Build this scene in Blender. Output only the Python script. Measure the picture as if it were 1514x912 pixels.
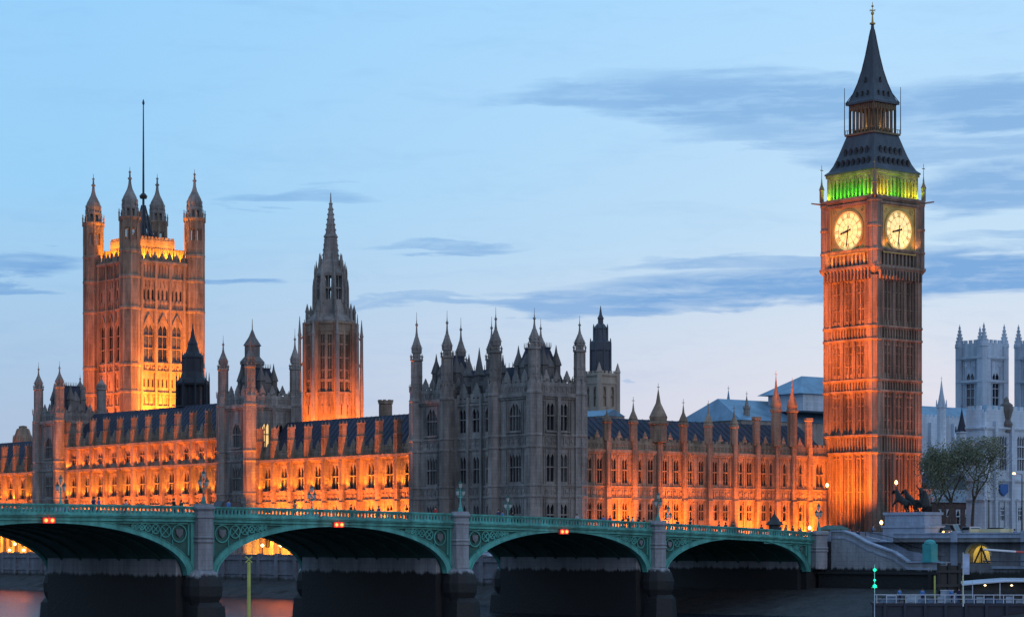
import bpy, math, random
from math import sin, cos, pi, sqrt, radians
random.seed(7)
sc = bpy.context.scene
COL = sc.collection
for o in list(bpy.data.objects): bpy.data.objects.remove(o)

# ---------------------------------------------------------------- camera, sky, sun, exposure
F_PX, CX, HY = 3500.0, 757.0, 803.0            # focal length, centre column and horizon row of the photograph
cd = bpy.data.cameras.new('camera'); cam = bpy.data.objects.new('camera', cd); COL.objects.link(cam)
cam.location = (0, 0, 0); cam.rotation_euler = (pi/2, 0, 0)
cd.sensor_width = 36; cd.lens = F_PX/1514*36; cd.shift_y = (HY-456)/1514
cd.clip_start = 1; cd.clip_end = 20000
sc.camera = cam
sc.render.engine = 'CYCLES'
sc.view_settings.view_transform = 'Standard'; sc.view_settings.look = 'None'
sc.view_settings.exposure = 0.12; sc.view_settings.gamma = 1

def srgb(r, g, b):
    f = lambda c: (c/255/12.92) if c/255 <= .04045 else ((c/255+.055)/1.055)**2.4
    return (f(r), f(g), f(b), 1)

w = bpy.data.worlds.new('World'); sc.world = w; w.use_nodes = True
nt = w.node_tree; nt.nodes.clear()
def nd(t, **k):
    n = nt.nodes.new(t)
    for a, b in k.items(): setattr(n, a, b)
    return n
def mth(op, a, b=None, c=None, clamp=False):
    n = nt.nodes.new('ShaderNodeMath'); n.operation = op; n.use_clamp = clamp
    for i, v in enumerate((a, b, c)):
        if v is None: continue
        if isinstance(v, (int, float)): n.inputs[i].default_value = v
        else: nt.links.new(v, n.inputs[i])
    return n.outputs[0]
def mixc(f, a, b, typ='MIX'):
    n = nt.nodes.new('ShaderNodeMix'); n.data_type = 'RGBA'; n.blend_type = typ
    for s, v in ((n.inputs[0], f), (n.inputs[6], a), (n.inputs[7], b)):
        if isinstance(v, (int, float)): s.default_value = v
        elif isinstance(v, tuple): s.default_value = v
        else: nt.links.new(v, s)
    return n.outputs[2]
tc = nd('ShaderNodeTexCoord'); sp = nd('ShaderNodeSeparateXYZ'); nt.links.new(tc.outputs['Generated'], sp.inputs[0])
az = mth('ARCTAN2', sp.outputs[0], sp.outputs[1])            # bearing, radians, 0 towards the palace
el = mth('ARCSINE', sp.outputs[2])
def ramp(val, stops):
    r = nd('ShaderNodeValToRGB'); nt.links.new(val, r.inputs[0]); e = r.color_ramp.elements
    while len(e) > 1: e.remove(e[-1])
    e[0].position = stops[0][0]; e[0].color = stops[0][1]
    for p, c in stops[1:]: x = e.new(p); x.color = c
    return r.outputs[0]
elt = mth('DIVIDE', el, radians(20), clamp=True)
warm = ramp(elt, [(0, srgb(230,214,220)), (.12, srgb(226,218,227)), (.24, srgb(212,219,232)), (.36, srgb(191,218,240)), (.52, srgb(180,216,245)), (.70, srgb(167,213,249)), (1, srgb(140,196,246))])
cool = ramp(elt, [(0, srgb(176,190,214)), (.14, srgb(170,190,216)), (.28, srgb(164,198,228)), (.42, srgb(152,203,240)), (.60, srgb(150,203,244)), (.75, srgb(144,202,246)), (1, srgb(128,188,240))])
side = mth('MULTIPLY_ADD', az, 3.1, .56, clamp=True)
sky = mixc(side, cool, warm)
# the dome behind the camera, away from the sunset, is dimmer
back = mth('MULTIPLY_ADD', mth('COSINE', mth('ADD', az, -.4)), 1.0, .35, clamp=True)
zen = mth('MULTIPLY', mth('SUBTRACT', elt, .999), 0)
nish = nd('ShaderNodeTexSky', sky_type='NISHITA'); nish.sun_disc = False
nish.sun_elevation = radians(3); nish.sun_rotation = radians(75)
nmul = mixc(1.0, nish.outputs[0], (.05, .05, .05, 1), 'MULTIPLY')
sky = mixc(.02, sky, nmul)
high = mth('DIVIDE', mth('SUBTRACT', el, radians(20)), radians(50), clamp=True)
sky = mixc(high, sky, srgb(140, 188, 236))
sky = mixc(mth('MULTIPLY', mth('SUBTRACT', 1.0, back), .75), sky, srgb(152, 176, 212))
# clouds: long ragged streaks, each at its bearing and height
cb = nd('ShaderNodeCombineXYZ'); nt.links.new(mth('MULTIPLY', az, 9.0), cb.inputs[0]); nt.links.new(mth('MULTIPLY', el, 62.0), cb.inputs[1])
nz = nd('ShaderNodeTexNoise'); nz.inputs['Scale'].default_value = 1.35; nz.inputs['Detail'].default_value = 7; nz.inputs['Roughness'].default_value = .58; nz.inputs['Distortion'].default_value = .5
nt.links.new(cb.outputs[0], nz.inputs['Vector'])
cb2 = nd('ShaderNodeCombineXYZ'); nt.links.new(mth('MULTIPLY', az, 14.0), cb2.inputs[0]); nt.links.new(mth('MULTIPLY', el, 160.0), cb2.inputs[1]); cb2.inputs[2].default_value = 5
nz2 = nd('ShaderNodeTexNoise'); nz2.inputs['Scale'].default_value = 1.2; nz2.inputs['Detail'].default_value = 8; nz2.inputs['Roughness'].default_value = .55
nt.links.new(cb2.outputs[0], nz2.inputs['Vector'])
n1 = mth('SUBTRACT', nz.outputs[0], .5); n2 = mth('SUBTRACT', nz2.outputs[0], .5)
azw = mth('MULTIPLY_ADD', n1, .08, az); elw = mth('ADD', mth('MULTIPLY_ADD', n1, .022, el), mth('MULTIPLY', n2, .010))
acc = None
CL = [(1140,165,330,52,.75,.08),(960,140,230,20,.65,-.03),(1190,205,190,36,.6,0),(1500,170,240,44,.8,0),(1400,235,270,32,.6,0),(1470,292,160,40,.8,0),
      (1190,428,420,33,1.0,-.035),(1450,412,260,38,1.0,0),(1120,394,230,13,.65,0),(960,445,400,18,.8,-.03),(1500,365,150,12,.5,0),
      (45,402,90,17,.95,0),(25,436,85,13,.8,0),(350,421,85,12,.9,0),(450,297,125,16,.6,0),(665,370,140,13,.65,-.03),(640,455,110,8,.5,0),(565,445,70,6,.4,0),(955,557,18,6,.4,0),(700,452,240,11,.6,-.02)]
for x, y, rx, ry, k, tilt in CL:
    a0, e0 = (x-CX)/F_PX, (HY-y)/F_PX
    da = mth('DIVIDE', mth('SUBTRACT', azw, a0), rx/F_PX)
    de = mth('DIVIDE', mth('SUBTRACT', mth('MULTIPLY_ADD', mth('SUBTRACT', az, a0), -tilt*-1.0, elw), e0), ry/F_PX)
    d2 = mth('ADD', mth('MULTIPLY', da, da), mth('MULTIPLY', de, de))
    m = mth('SUBTRACT', 1.0, d2, clamp=True)
    m = mth('MULTIPLY', mth('SMOOTH_MIN', mth('MULTIPLY', m, 1.5), 1.0, .3), k)
    acc = m if acc is None else mth('MAXIMUM', acc, m)
cb3 = nd('ShaderNodeCombineXYZ'); nt.links.new(mth('MULTIPLY', az, 46.0), cb3.inputs[0]); nt.links.new(mth('MULTIPLY', el, 170.0), cb3.inputs[1]); cb3.inputs[2].default_value = 9
nz3 = nd('ShaderNodeTexNoise'); nz3.inputs['Scale'].default_value = 1.0; nz3.inputs['Detail'].default_value = 9; nz3.inputs['Roughness'].default_value = .62; nz3.inputs['Distortion'].default_value = 1.2
nt.links.new(cb3.outputs[0], nz3.inputs['Vector']); n3 = mth('SUBTRACT', nz3.outputs[0], .5)
wisp = mth('MULTIPLY_ADD', mth('ADD', n2, mth('MULTIPLY', n3, .45)), 2.2, .92, clamp=True)
acc = mth('MAXIMUM', acc, mth('MULTIPLY', mth('ADD', mth('MULTIPLY', n1, .8), mth('MULTIPLY', n3, .5)), .6, clamp=True))
acc = mth('MULTIPLY', mth('MULTIPLY', acc, wisp), .92, clamp=True)
sky = mixc(acc, sky, srgb(112, 160, 212))
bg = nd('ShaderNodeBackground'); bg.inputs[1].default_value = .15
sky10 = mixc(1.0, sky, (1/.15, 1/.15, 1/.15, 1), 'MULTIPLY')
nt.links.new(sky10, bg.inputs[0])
wo = nd('ShaderNodeOutputWorld'); nt.links.new(bg.outputs[0], wo.inputs[0])

sl = bpy.data.lights.new('sun', 'SUN'); so = bpy.data.objects.new('sun', sl); COL.objects.link(so)
sl.energy = .38; sl.angle = radians(25); sl.color = (1, .82, .78)
so.rotation_euler = (radians(72), 0, radians(28))     # last glow from the right, on the north faces

# ---------------------------------------------------------------- materials
MATS = {}
def mat(name, col, rough=.85, metal=0, var=.25, scale=.5, bump=.0, bscale=3, emit=None, estr=0, spec=.4, col2=None, streak=False, algae=None, brick=None):
    m = bpy.data.materials.new(name); m.use_nodes = True; MATS[name] = m
    t = m.node_tree; b = t.nodes['Principled BSDF']; L = t.links
    b.inputs['Roughness'].default_value = rough; b.inputs['Metallic'].default_value = metal; b.inputs['Specular IOR Level'].default_value = spec
    if emit:
        b.inputs['Emission Color'].default_value = (*emit, 1); b.inputs['Emission Strength'].default_value = estr
    g = t.nodes.new('ShaderNodeNewGeometry')
    n = t.nodes.new('ShaderNodeTexNoise'); n.inputs['Scale'].default_value = scale; n.inputs['Detail'].default_value = 6; n.inputs['Roughness'].default_value = .65
    if streak:
        mp = t.nodes.new('ShaderNodeMapping'); mp.inputs['Scale'].default_value = (1, 1, .18); L.new(g.outputs['Position'], mp.inputs[0]); L.new(mp.outputs[0], n.inputs['Vector'])
    else: L.new(g.outputs['Position'], n.inputs['Vector'])
    r = t.nodes.new('ShaderNodeValToRGB'); L.new(n.outputs[0], r.inputs[0]); e = r.color_ramp.elements
    c2 = col2 or tuple(c*(1-var) for c in col); c1 = tuple(min(1, c*(1+var*.6)) for c in col)
    e[0].position = .33; e[0].color = (*c2, 1); e[1].position = .68; e[1].color = (*c1, 1)
    out = r.outputs[0]
    if streak:      # soot and rain wash in broad patches
        ns = t.nodes.new('ShaderNodeTexNoise'); ns.inputs['Scale'].default_value = .16; ns.inputs['Detail'].default_value = 9; ns.inputs['Roughness'].default_value = .7; L.new(mp.outputs[0], ns.inputs['Vector'])
        rs = t.nodes.new('ShaderNodeMapRange'); L.new(ns.outputs[0], rs.inputs[0]); rs.inputs[1].default_value = .35; rs.inputs[2].default_value = .65; rs.inputs[3].default_value = .68; rs.inputs[4].default_value = 1.12
        cs = t.nodes.new('ShaderNodeMix'); cs.data_type = 'RGBA'; cs.blend_type = 'MULTIPLY'; cs.inputs[0].default_value = 1; L.new(out, cs.inputs[6]); L.new(rs.outputs[0], cs.inputs[7]); out = cs.outputs[2]
    if brick:
        bw, bh, dk = brick
        n3 = t.nodes.new('ShaderNodeSeparateXYZ'); L.new(g.outputs['Position'], n3.inputs[0])
        ad = t.nodes.new('ShaderNodeMath'); ad.operation = 'SUBTRACT'; L.new(n3.outputs[0], ad.inputs[0]); L.new(n3.outputs[1], ad.inputs[1])
        cx = t.nodes.new('ShaderNodeCombineXYZ'); L.new(ad.outputs[0], cx.inputs[0]); L.new(n3.outputs[2], cx.inputs[1])
        bt = t.nodes.new('ShaderNodeTexBrick'); L.new(cx.outputs[0], bt.inputs[0]); bt.inputs['Scale'].default_value = 1
        bt.inputs['Brick Width'].default_value = bw; bt.inputs['Row Height'].default_value = bh; bt.inputs['Mortar Size'].default_value = .03; bt.inputs['Bias'].default_value = 0
        bt.inputs['Color1'].default_value = (1, 1, 1, 1); bt.inputs['Color2'].default_value = (1-dk, 1-dk, 1-dk, 1); bt.inputs['Mortar'].default_value = (.78, .78, .78, 1)
        mx = t.nodes.new('ShaderNodeMix'); mx.data_type = 'RGBA'; mx.blend_type = 'MULTIPLY'; mx.inputs[0].default_value = 1
        L.new(out, mx.inputs[6]); L.new(bt.outputs[0], mx.inputs[7]); out = mx.outputs[2]
    if algae:      # tide stain: dark below a ragged level
        zl, ac = algae
        s = t.nodes.new('ShaderNodeSeparateXYZ'); L.new(g.outputs['Position'], s.inputs[0])
        a1 = t.nodes.new('ShaderNodeMath'); a1.operation = 'MULTIPLY_ADD'; L.new(n.outputs[0], a1.inputs[0]); a1.inputs[1].default_value = 1.6; L.new(s.outputs[2], a1.inputs[2])
        a2 = t.nodes.new('ShaderNodeMath'); a2.operation = 'SUBTRACT'; a2.use_clamp = True; L.new(a1.outputs[0], a2.inputs[0]); a2.inputs[1].default_value = zl+.8-.15
        a3 = t.nodes.new('ShaderNodeMath'); a3.operation = 'MULTIPLY'; a3.use_clamp = True; L.new(a2.outputs[0], a3.inputs[0]); a3.inputs[1].default_value = 3
        mx = t.nodes.new('ShaderNodeMix'); mx.data_type = 'RGBA'; L.new(a3.outputs[0], mx.inputs[0]); mx.inputs[6].default_value = (*ac, 1); L.new(out, mx.inputs[7]); out = mx.outputs[2]
    L.new(out, b.inputs['Base Color'])
    if bump:
        n2 = t.nodes.new('ShaderNodeTexNoise'); n2.inputs['Scale'].default_value = bscale; n2.inputs['Detail'].default_value = 4; L.new(g.outputs['Position'], n2.inputs['Vector'])
        bp = t.nodes.new('ShaderNodeBump'); bp.inputs['Strength'].default_value = bump; bp.inputs['Distance'].default_value = .2; L.new(n2.outputs[0], bp.inputs['Height']); L.new(bp.outputs[0], b.inputs['Normal'])
    return m
STONE = mat('stone', (.30,.225,.165), var=.5, scale=.7, bump=.6, bscale=2.2, streak=True, brick=(1.3,.55,.14))
STONE2 = mat('stone_weathered', (.285,.262,.243), var=.5, scale=.6, bump=.6, bscale=2.2, streak=True, brick=(1.3,.55,.14))
STONED = mat('stone_dark', (.15,.14,.135), var=.4, scale=.6, bump=.5, streak=True)
CLOCKST = mat('stone_tower', (.27,.205,.16), var=.5, scale=.6, bump=.6, bscale=2.0, streak=True, brick=(1.1,.5,.14))
SLATE = mat('slate_roof', (.03,.038,.066), rough=.75, var=.35, scale=.9, streak=True, bump=.3, bscale=4)
LEAD = mat('cast_iron_roof', (.055,.065,.085), rough=.5, var=.35, scale=.8, bump=.3, streak=True)
DARKLEAD = mat('dark_lead', (.018,.022,.032), rough=.6, var=.4, scale=1.2, bump=.3)
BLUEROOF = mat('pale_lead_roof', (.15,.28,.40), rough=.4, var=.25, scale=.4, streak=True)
GLASS = mat('window_glass', (.016,.018,.026), rough=.12, var=.3, scale=.8, spec=.5)
GLASSB = mat('window_glass_blind', (.07,.075,.085), rough=.25, var=.5, scale=1.5, spec=.5)
GLASSLIT = mat('window_glass_lit', (.3,.25,.12), emit=(1,.62,.25), estr=.9)
GOLD = mat('gilding', (.5,.33,.1), rough=.4, metal=.6, var=.3)
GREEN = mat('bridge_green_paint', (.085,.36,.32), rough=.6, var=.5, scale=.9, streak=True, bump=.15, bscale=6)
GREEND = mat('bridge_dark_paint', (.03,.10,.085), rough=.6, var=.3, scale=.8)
GRANITE = mat('granite', (.31,.335,.37), rough=.7, var=.28, scale=1.1, bump=.3, streak=True, brick=(1.4,.62,.06), algae=(-3.5,(.014,.016,.018)))
GRANITE2 = mat('granite_clean', (.32,.39,.50), rough=.65, var=.25, scale=.9, bump=.3, streak=True, brick=(1.5,.6,.07))
WALLST = mat('river_wall_stone', (.20,.21,.23), rough=.8, var=.35, scale=.7, bump=.4, streak=True, brick=(1.6,.6,.15), algae=(-3.9,(.02,.024,.022)))
TERR = mat('terrace_wall_stone', (.17,.18,.21), rough=.8, var=.35, scale=.6, bump=.4, streak=True, brick=(1.6,.6,.15), algae=(-6.2,(.035,.04,.04)))
IRON = mat('black_iron', (.02,.022,.024), rough=.5, var=.2)
BRONZE = mat('dark_bronze', (.022,.024,.024), rough=.55, metal=.3, var=.35, scale=2)
ASPH = mat('asphalt', (.05,.05,.052), var=.25, scale=1)
PAVE = mat('paving', (.22,.22,.22), var=.2, scale=1)
MUD = mat('foreshore_mud', (.03,.031,.032), rough=.75, var=.5, scale=.5, bump=1, bscale=1.4)
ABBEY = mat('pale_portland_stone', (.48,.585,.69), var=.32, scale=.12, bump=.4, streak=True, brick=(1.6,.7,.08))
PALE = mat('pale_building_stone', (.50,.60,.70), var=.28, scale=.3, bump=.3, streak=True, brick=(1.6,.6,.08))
WHITE = mat('white_paint', (.7,.72,.74), rough=.5, var=.12)
GLOBE = mat('lamp_glass', (.40,.44,.42), rough=.25, var=.1)
DIAL = mat('opal_dial_glass', (.6,.55,.4), emit=(1.0,.66,.21), estr=.92, var=.05)
RED = mat('red_lamp_glass', (.6,.04,.02), emit=(1,.09,.02), estr=9)
AMB = mat('amber_lamp_glass', (.8,.5,.2), emit=(1,.45,.16), estr=6)
GRNL = mat('green_lamp_glass', (.05,.6,.3), emit=(.0,.8,.33), estr=2.2)
TEAL = mat('teal_paint', (.05,.34,.36), rough=.5, var=.2)
YEL = mat('yellow_green_paint', (.42,.48,.12), rough=.6, var=.25)
BARK = mat('bark', (.07,.06,.05), var=.4, scale=3, bump=.5)
LEAF = mat('leaf', (.14,.165,.10), var=.5, scale=.8, rough=.7)
HULL = mat('navy_hull_paint', (.02,.025,.045), rough=.4, var=.3)
CANVAS = mat('pale_canvas', (.48,.55,.66), rough=.7, var=.15)
REDP = mat('red_paint', (.55,.08,.06), rough=.5, var=.1)
HOARD = mat('brown_brick', (.16,.09,.08), var=.4, scale=1.2, brick=(.9,.35,.2))
SKIN = mat('skin', (.42,.27,.2), var=.1)
HAIR = mat('hair', (.04,.03,.025), var=.2)

# ---------------------------------------------------------------- mesh helpers
class MB:
    def __init__(s): s.v = []; s.f = []
    def add(s, vs, fs):
        n = len(s.v); s.v += vs; s.f += [tuple(i+n for i in f) for f in fs]
    def box(s, x0, x1, y0, y1, z0, z1):
        if x0 > x1: x0, x1 = x1, x0
        if y0 > y1: y0, y1 = y1, y0
        s.add([(x0,y0,z0),(x1,y0,z0),(x1,y1,z0),(x0,y1,z0),(x0,y0,z1),(x1,y0,z1),(x1,y1,z1),(x0,y1,z1)],
              [(3,2,1,0),(4,5,6,7),(0,1,5,4),(1,2,6,5),(2,3,7,6),(3,0,4,7)])
    def frus(s, cx, cy, w0, d0, z0, w1, d1, z1):      # tapered box
        s.add([(cx-w0,cy-d0,z0),(cx+w0,cy-d0,z0),(cx+w0,cy+d0,z0),(cx-w0,cy+d0,z0),(cx-w1,cy-d1,z1),(cx+w1,cy-d1,z1),(cx+w1,cy+d1,z1),(cx-w1,cy+d1,z1)],
              [(3,2,1,0),(4,5,6,7),(0,1,5,4),(1,2,6,5),(2,3,7,6),(3,0,4,7)])
    def lathe(s, cx, cy, prof, n=8, rot=None, sq=1.0):
        rot = pi/n if rot is None else rot
        vs = []; fs = []
        for r, z in prof:
            for i in range(n):
                a = rot+2*pi*i/n; vs.append((cx+r*cos(a), cy+r*sq*sin(a), z))
        for k in range(len(prof)-1):
            for i in range(n):
                j = (i+1) % n; fs.append((k*n+i, k*n+j, (k+1)*n+j, (k+1)*n+i))
        fs.append(tuple(range(n-1, -1, -1))); fs.append(tuple((len(prof)-1)*n+i for i in range(n)))
        s.add(vs, fs)
    def tube(s, p, q, r, r2=None, n=6):
        from mathutils import Vector
        p = Vector(p); q = Vector(q); r2 = r if r2 is None else r2
        d = (q-p)
        if d.length < 1e-6: return
        d.normalize(); a = d.orthogonal().normalized(); b = d.cross(a)
        vs = []
        for c, rr in ((p, r), (q, r2)):
            for i in range(n):
                t = 2*pi*i/n; vs.append(tuple(c+a*cos(t)*rr+b*sin(t)*rr))
        fs = [(i, (i+1) % n, n+(i+1) % n, n+i) for i in range(n)]
        fs += [tuple(range(n-1, -1, -1)), tuple(range(n, 2*n))]
        s.add(vs, fs)
    def band(s, inner, outer, y0, y1):   # strip between two (x,z) polylines, extruded in y
        n = len(inner); vs = []
        for (x, z) in inner: vs += [(x, y0, z), (x, y1, z)]
        for (x, z) in outer: vs += [(x, y0, z), (x, y1, z)]
        fs = []
        for i in range(n-1):
            a, b = 2*i, 2*i+2; c, d = 2*n+2*i, 2*n+2*i+2
            fs += [(a, b, d, c), (a+1, c+1, d+1, b+1), (a, a+1, b+1, b), (c, d, d+1, c+1)]
        fs += [(0, 2*n, 2*n+1, 1), (2*n-2, 2*n-1, 4*n-1, 4*n-2)]
        s.add(vs, fs)
    def gable(s, x0, x1, y0, y1, z0, z1, axis='y', hip=0):
        if axis == 'y':
            xm = (x0+x1)/2; r = [(xm, y0+hip, z1), (xm, y1-hip, z1)]
            s.add([(x0,y0,z0),(x1,y0,z0),(x1,y1,z0),(x0,y1,z0)]+r, [(3,2,1,0),(0,1,4),(2,3,5),(1,2,5,4),(3,0,4,5)])
        else:
            ym = (y0+y1)/2; r = [(x0+hip, ym, z1), (x1-hip, ym, z1)]
            s.add([(x0,y0,z0),(x1,y0,z0),(x1,y1,z0),(x0,y1,z0)]+r, [(3,2,1,0),(3,0,4),(1,2,5),(0,1,5,4),(2,3,4,5)])
    def mesh(s, name):
        me = bpy.data.meshes.new(name); me.from_pydata(s.v, [], s.f); me.update(); return me
    def build(s, name, m, parent=None, me=None):
        me = s.mesh(name); me.materials.append(m)
        o = bpy.data.objects.new(name, me); COL.objects.link(o)
        if parent: o.parent = parent
        return o
def tag(o, label=None, cat=None, group=None, kind=None):
    if label: o['label'] = label
    if cat: o['category'] = cat
    if group: o['group'] = group
    if kind: o['kind'] = kind
    return o
class Frame:
    def __init__(s, ox, oy, ang): s.o = (ox, oy); s.a = ang; s.w = (cos(ang), sin(ang)); s.s = (-sin(ang), cos(ang))
    def W(s, lx, ly): return (s.o[0]+lx*s.w[0]+ly*s.s[0], s.o[1]+lx*s.w[1]+ly*s.s[1])
    def lx(s, px, ly):
        k = (px-CX)/F_PX; bx = s.o[0]+ly*s.s[0]; by = s.o[1]+ly*s.s[1]
        return (k*by-bx)/(s.w[0]-k*s.w[1])
    def ly(s, px, lx):
        k = (px-CX)/F_PX; bx = s.o[0]+lx*s.w[0]; by = s.o[1]+lx*s.w[1]
        return (k*by-bx)/(s.s[0]-k*s.s[1])
    def z(s, py, lx, ly): return (HY-py)*s.W(lx, ly)[1]/F_PX
    def inv(s, X, Y): dx, dy = X-s.o[0], Y-s.o[1]; return (dx*s.w[0]+dy*s.w[1], dx*s.s[0]+dy*s.s[1])
PA = Frame(3.64, 385.1, radians(38.7))     # palace: x = west, y = south, from the pavilion's river corner
BR = Frame(42.2, 333.6, radians(43.05))    # bridge: x = west, y = south, from the western abutment, near face
def thing(name, label, cat, fr=None, lx=0, ly=0, z=0, group=None, rot=0):
    o = bpy.data.objects.new(name, None); COL.objects.link(o); o.empty_display_size = .5
    if fr: X, Y = fr.W(lx, ly); o.location = (X, Y, z); o.rotation_euler = (0, 0, fr.a+rot)
    else: o.location = (lx, ly, z); o.rotation_euler = (0, 0, rot)
    return tag(o, label, cat, group)
def copy_tree(o, parent=None):
    c = o.copy(); COL.objects.link(c)
    if parent: c.parent = parent
    for ch in list(o.children): copy_tree(ch, c)
    return c

class Face:          # u along the wall, d outwards, z up.  'N' looks to -y, 'E' looks to -x
    def __init__(s, kind, x, y): s.k = kind; s.x = x; s.y = y
    def box(s, mb, u0, u1, d0, d1, z0, z1):
        if s.k == 'N': mb.box(s.x+u0, s.x+u1, s.y-d1, s.y-d0, z0, z1)
        else: mb.box(s.x-d1, s.x-d0, s.y+u0, s.y+u1, z0, z1)
    def pt(s, u, d): return (s.x+u, s.y-d) if s.k == 'N' else (s.x-d, s.y+u)
    def rot(s): return 0 if s.k == 'N' else -pi/2

WC = {}; WRND = random.Random(5)
def window(parent, F, uc, w, z0, z1, lights=2, pointed=False, lit=False, m=None, transoms=1):
    key = (round(w,2), round(z1-z0,2), lights, pointed, lit, m and m.name, transoms)
    if key not in WC:
        H = z1-z0; a = MB(); h = w/2
        a.box(-h, -h+.09, .08, .35, 0, H); a.box(h-.09, h, .08, .35, 0, H)
        a.box(-h+.09, h-.09, -.02, .35, 0, .12); a.box(-h+.09, h-.09, .05, .35, H-.16, H)
        for i in range(1, lights):
            x = -h+w*i/lights; a.box(x-.06, x+.06, .1, .34, .12, H-.16)
        for k in range(transoms):
            zt = H*(k+1)/(transoms+1)+.1
            a.box(-h+.12, h-.12, .02, .28, zt-.1, zt+.1)
        # cusped heads
        lw = w/lights
        for i in range(lights):
            x = -h+lw*(i+.5)
            for sg in (-1, 1):
                a.add([(x+sg*lw*.48, .05, H-.16), (x+sg*lw*.48, .05, H-.16-lw*.9), (x+sg*lw*.05, .05, H-.16)], [(0,1,2)])
        if pointed:
            for sg in (-1, 1):
                a.add([(sg*h, .0, H), (sg*h, .0, H-w*.6), (sg*h*.45, .0, H-w*.16), (0, .0, H)], [(0,1,2,3)])
        b = MB(); b.box(-h+.01, h-.01, .42, .46, .01, H-.01)
        fm = a.mesh('window'); fm.materials.append(m or STONE)
        pm = b.mesh('pane'); pm.materials.append(GLASSLIT if lit else GLASS)
        pb = pm.copy(); pb.materials.clear(); pb.materials.append(GLASSLIT if lit else GLASSB)
        WC[key] = (fm, pm, pb)
    fm, pm, pb = WC[key]
    if WRND.random() < .28: pm = pb
    o = bpy.data.objects.new('window', fm); COL.objects.link(o); o.parent = parent
    x, y = F.pt(uc, 0); o.location = (x, y, z0); o.rotation_euler = (0, 0, F.rot())
    p = bpy.data.objects.new('pane', pm); COL.objects.link(p); p.parent = o
    return o
def wall(mb, F, u0, u1, z0, z1, wins, th=.7):
    """wall skin with real openings; wins = (uc, w, za, zb)"""
    rows = sorted({(a, b) for _, _, a, b in wins}); z = z0
    for a, b in rows:
        if a > z: F.box(mb, u0, u1, -th, 0, z, a)
        u = u0
        for uc, w_, _, _ in sorted(x for x in wins if (x[2], x[3]) == (a, b)):
            if uc-w_/2 > u: F.box(mb, u, uc-w_/2, -th, 0, a, b)
            u = uc+w_/2
        if u < u1: F.box(mb, u, u1, -th, 0, a, b)
        z = b
    if z1 > z: F.box(mb, u0, u1, -th, 0, z, z1)
def string(mb, F, u0, u1, z, h=.28, d=.25):
    F.box(mb, u0, u1, 0, d, z, z+h); F.box(mb, u0, u1, 0, d*.5, z-h*.6, z)
def ribs(mb, F, us, z0, z1, d=.14, w_=.16):
    for u in us: F.box(mb, u-w_/2, u+w_/2, 0, d, z0, z1)
def panels(mb, F, u0, u1, z0, z1, pitch, d=.12, arch=True):
    """blind panelling: little mullions with cusped heads"""
    n = max(1, round((u1-u0)/pitch)); p = (u1-u0)/n
    for i in range(n+1): F.box(mb, u0+p*i-.07, u0+p*i+.07, 0, d, z0, z1)
    for i in range(n):
        c = u0+p*(i+.5)
        F.box(mb, c-p*.5+.07, c-p*.22, 0, d*.8, z1-p*.45, z1); F.box(mb, c+p*.22, c+p*.5-.07, 0, d*.8, z1-p*.45, z1)
def quatre(mb, F, u0, u1, z0, z1, d=.14):
    """row of square carved panels with a boss in each"""
    h = z1-z0; n = max(1, round((u1-u0)/(h*1.0))); p = (u1-u0)/n
    for i in range(n):
        a, b = u0+p*i, u0+p*(i+1)
        F.box(mb, a, a+.12, 0, d, z0, z1); F.box(mb, a+.12, b, 0, d*.7, z1-.14, z1)
        c = (a+b)/2; q = min(p, h)*.2; zc = (z0+z1)/2
        F.box(mb, c-q, c+q, 0, d*.9, zc-q, zc+q)
def battlement(mb, F, u0, u1, z, h=1.0, pitch=1.2, th=.35):
    n = max(1, round((u1-u0)/pitch)); p = (u1-u0)/n
    F.box(mb, u0, u1, -th, 0, z, z+h*.45)
    for i in range(n):
        a = u0+p*i+p*.22; b = u0+p*(i+1)-p*.22; F.box(mb, a, b, -th+.02, -.02, z+h*.45, z+h)
def crest(mb, F, u, z, s=1.0):
    """gableted crest on a parapet"""
    x, y = F.pt(u, -.18)
    a, b = (.75*s, .16) if F.k == 'N' else (.16, .75*s)
    mb.frus(x, y, a, b, z, a*.7, b, z+.9*s); mb.frus(x, y, a*.6, b*.9, z+.9*s, .05, .05, z+1.9*s)
def pinnacle(mb, x, y, r, z0, z1, z2, n=4):
    mb.lathe(x, y, [(r, z0), (r, z1), (r*1.3, z1+.05), (r*1.3, z1+.25), (r*.85, z1+.3), (r*.30, z1+(z2-z1)*.7), (.05, z2)], n=n)
    mb.box(x-.22, x+.22, y-.05, y+.05, z2-.45, z2-.33)
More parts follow.
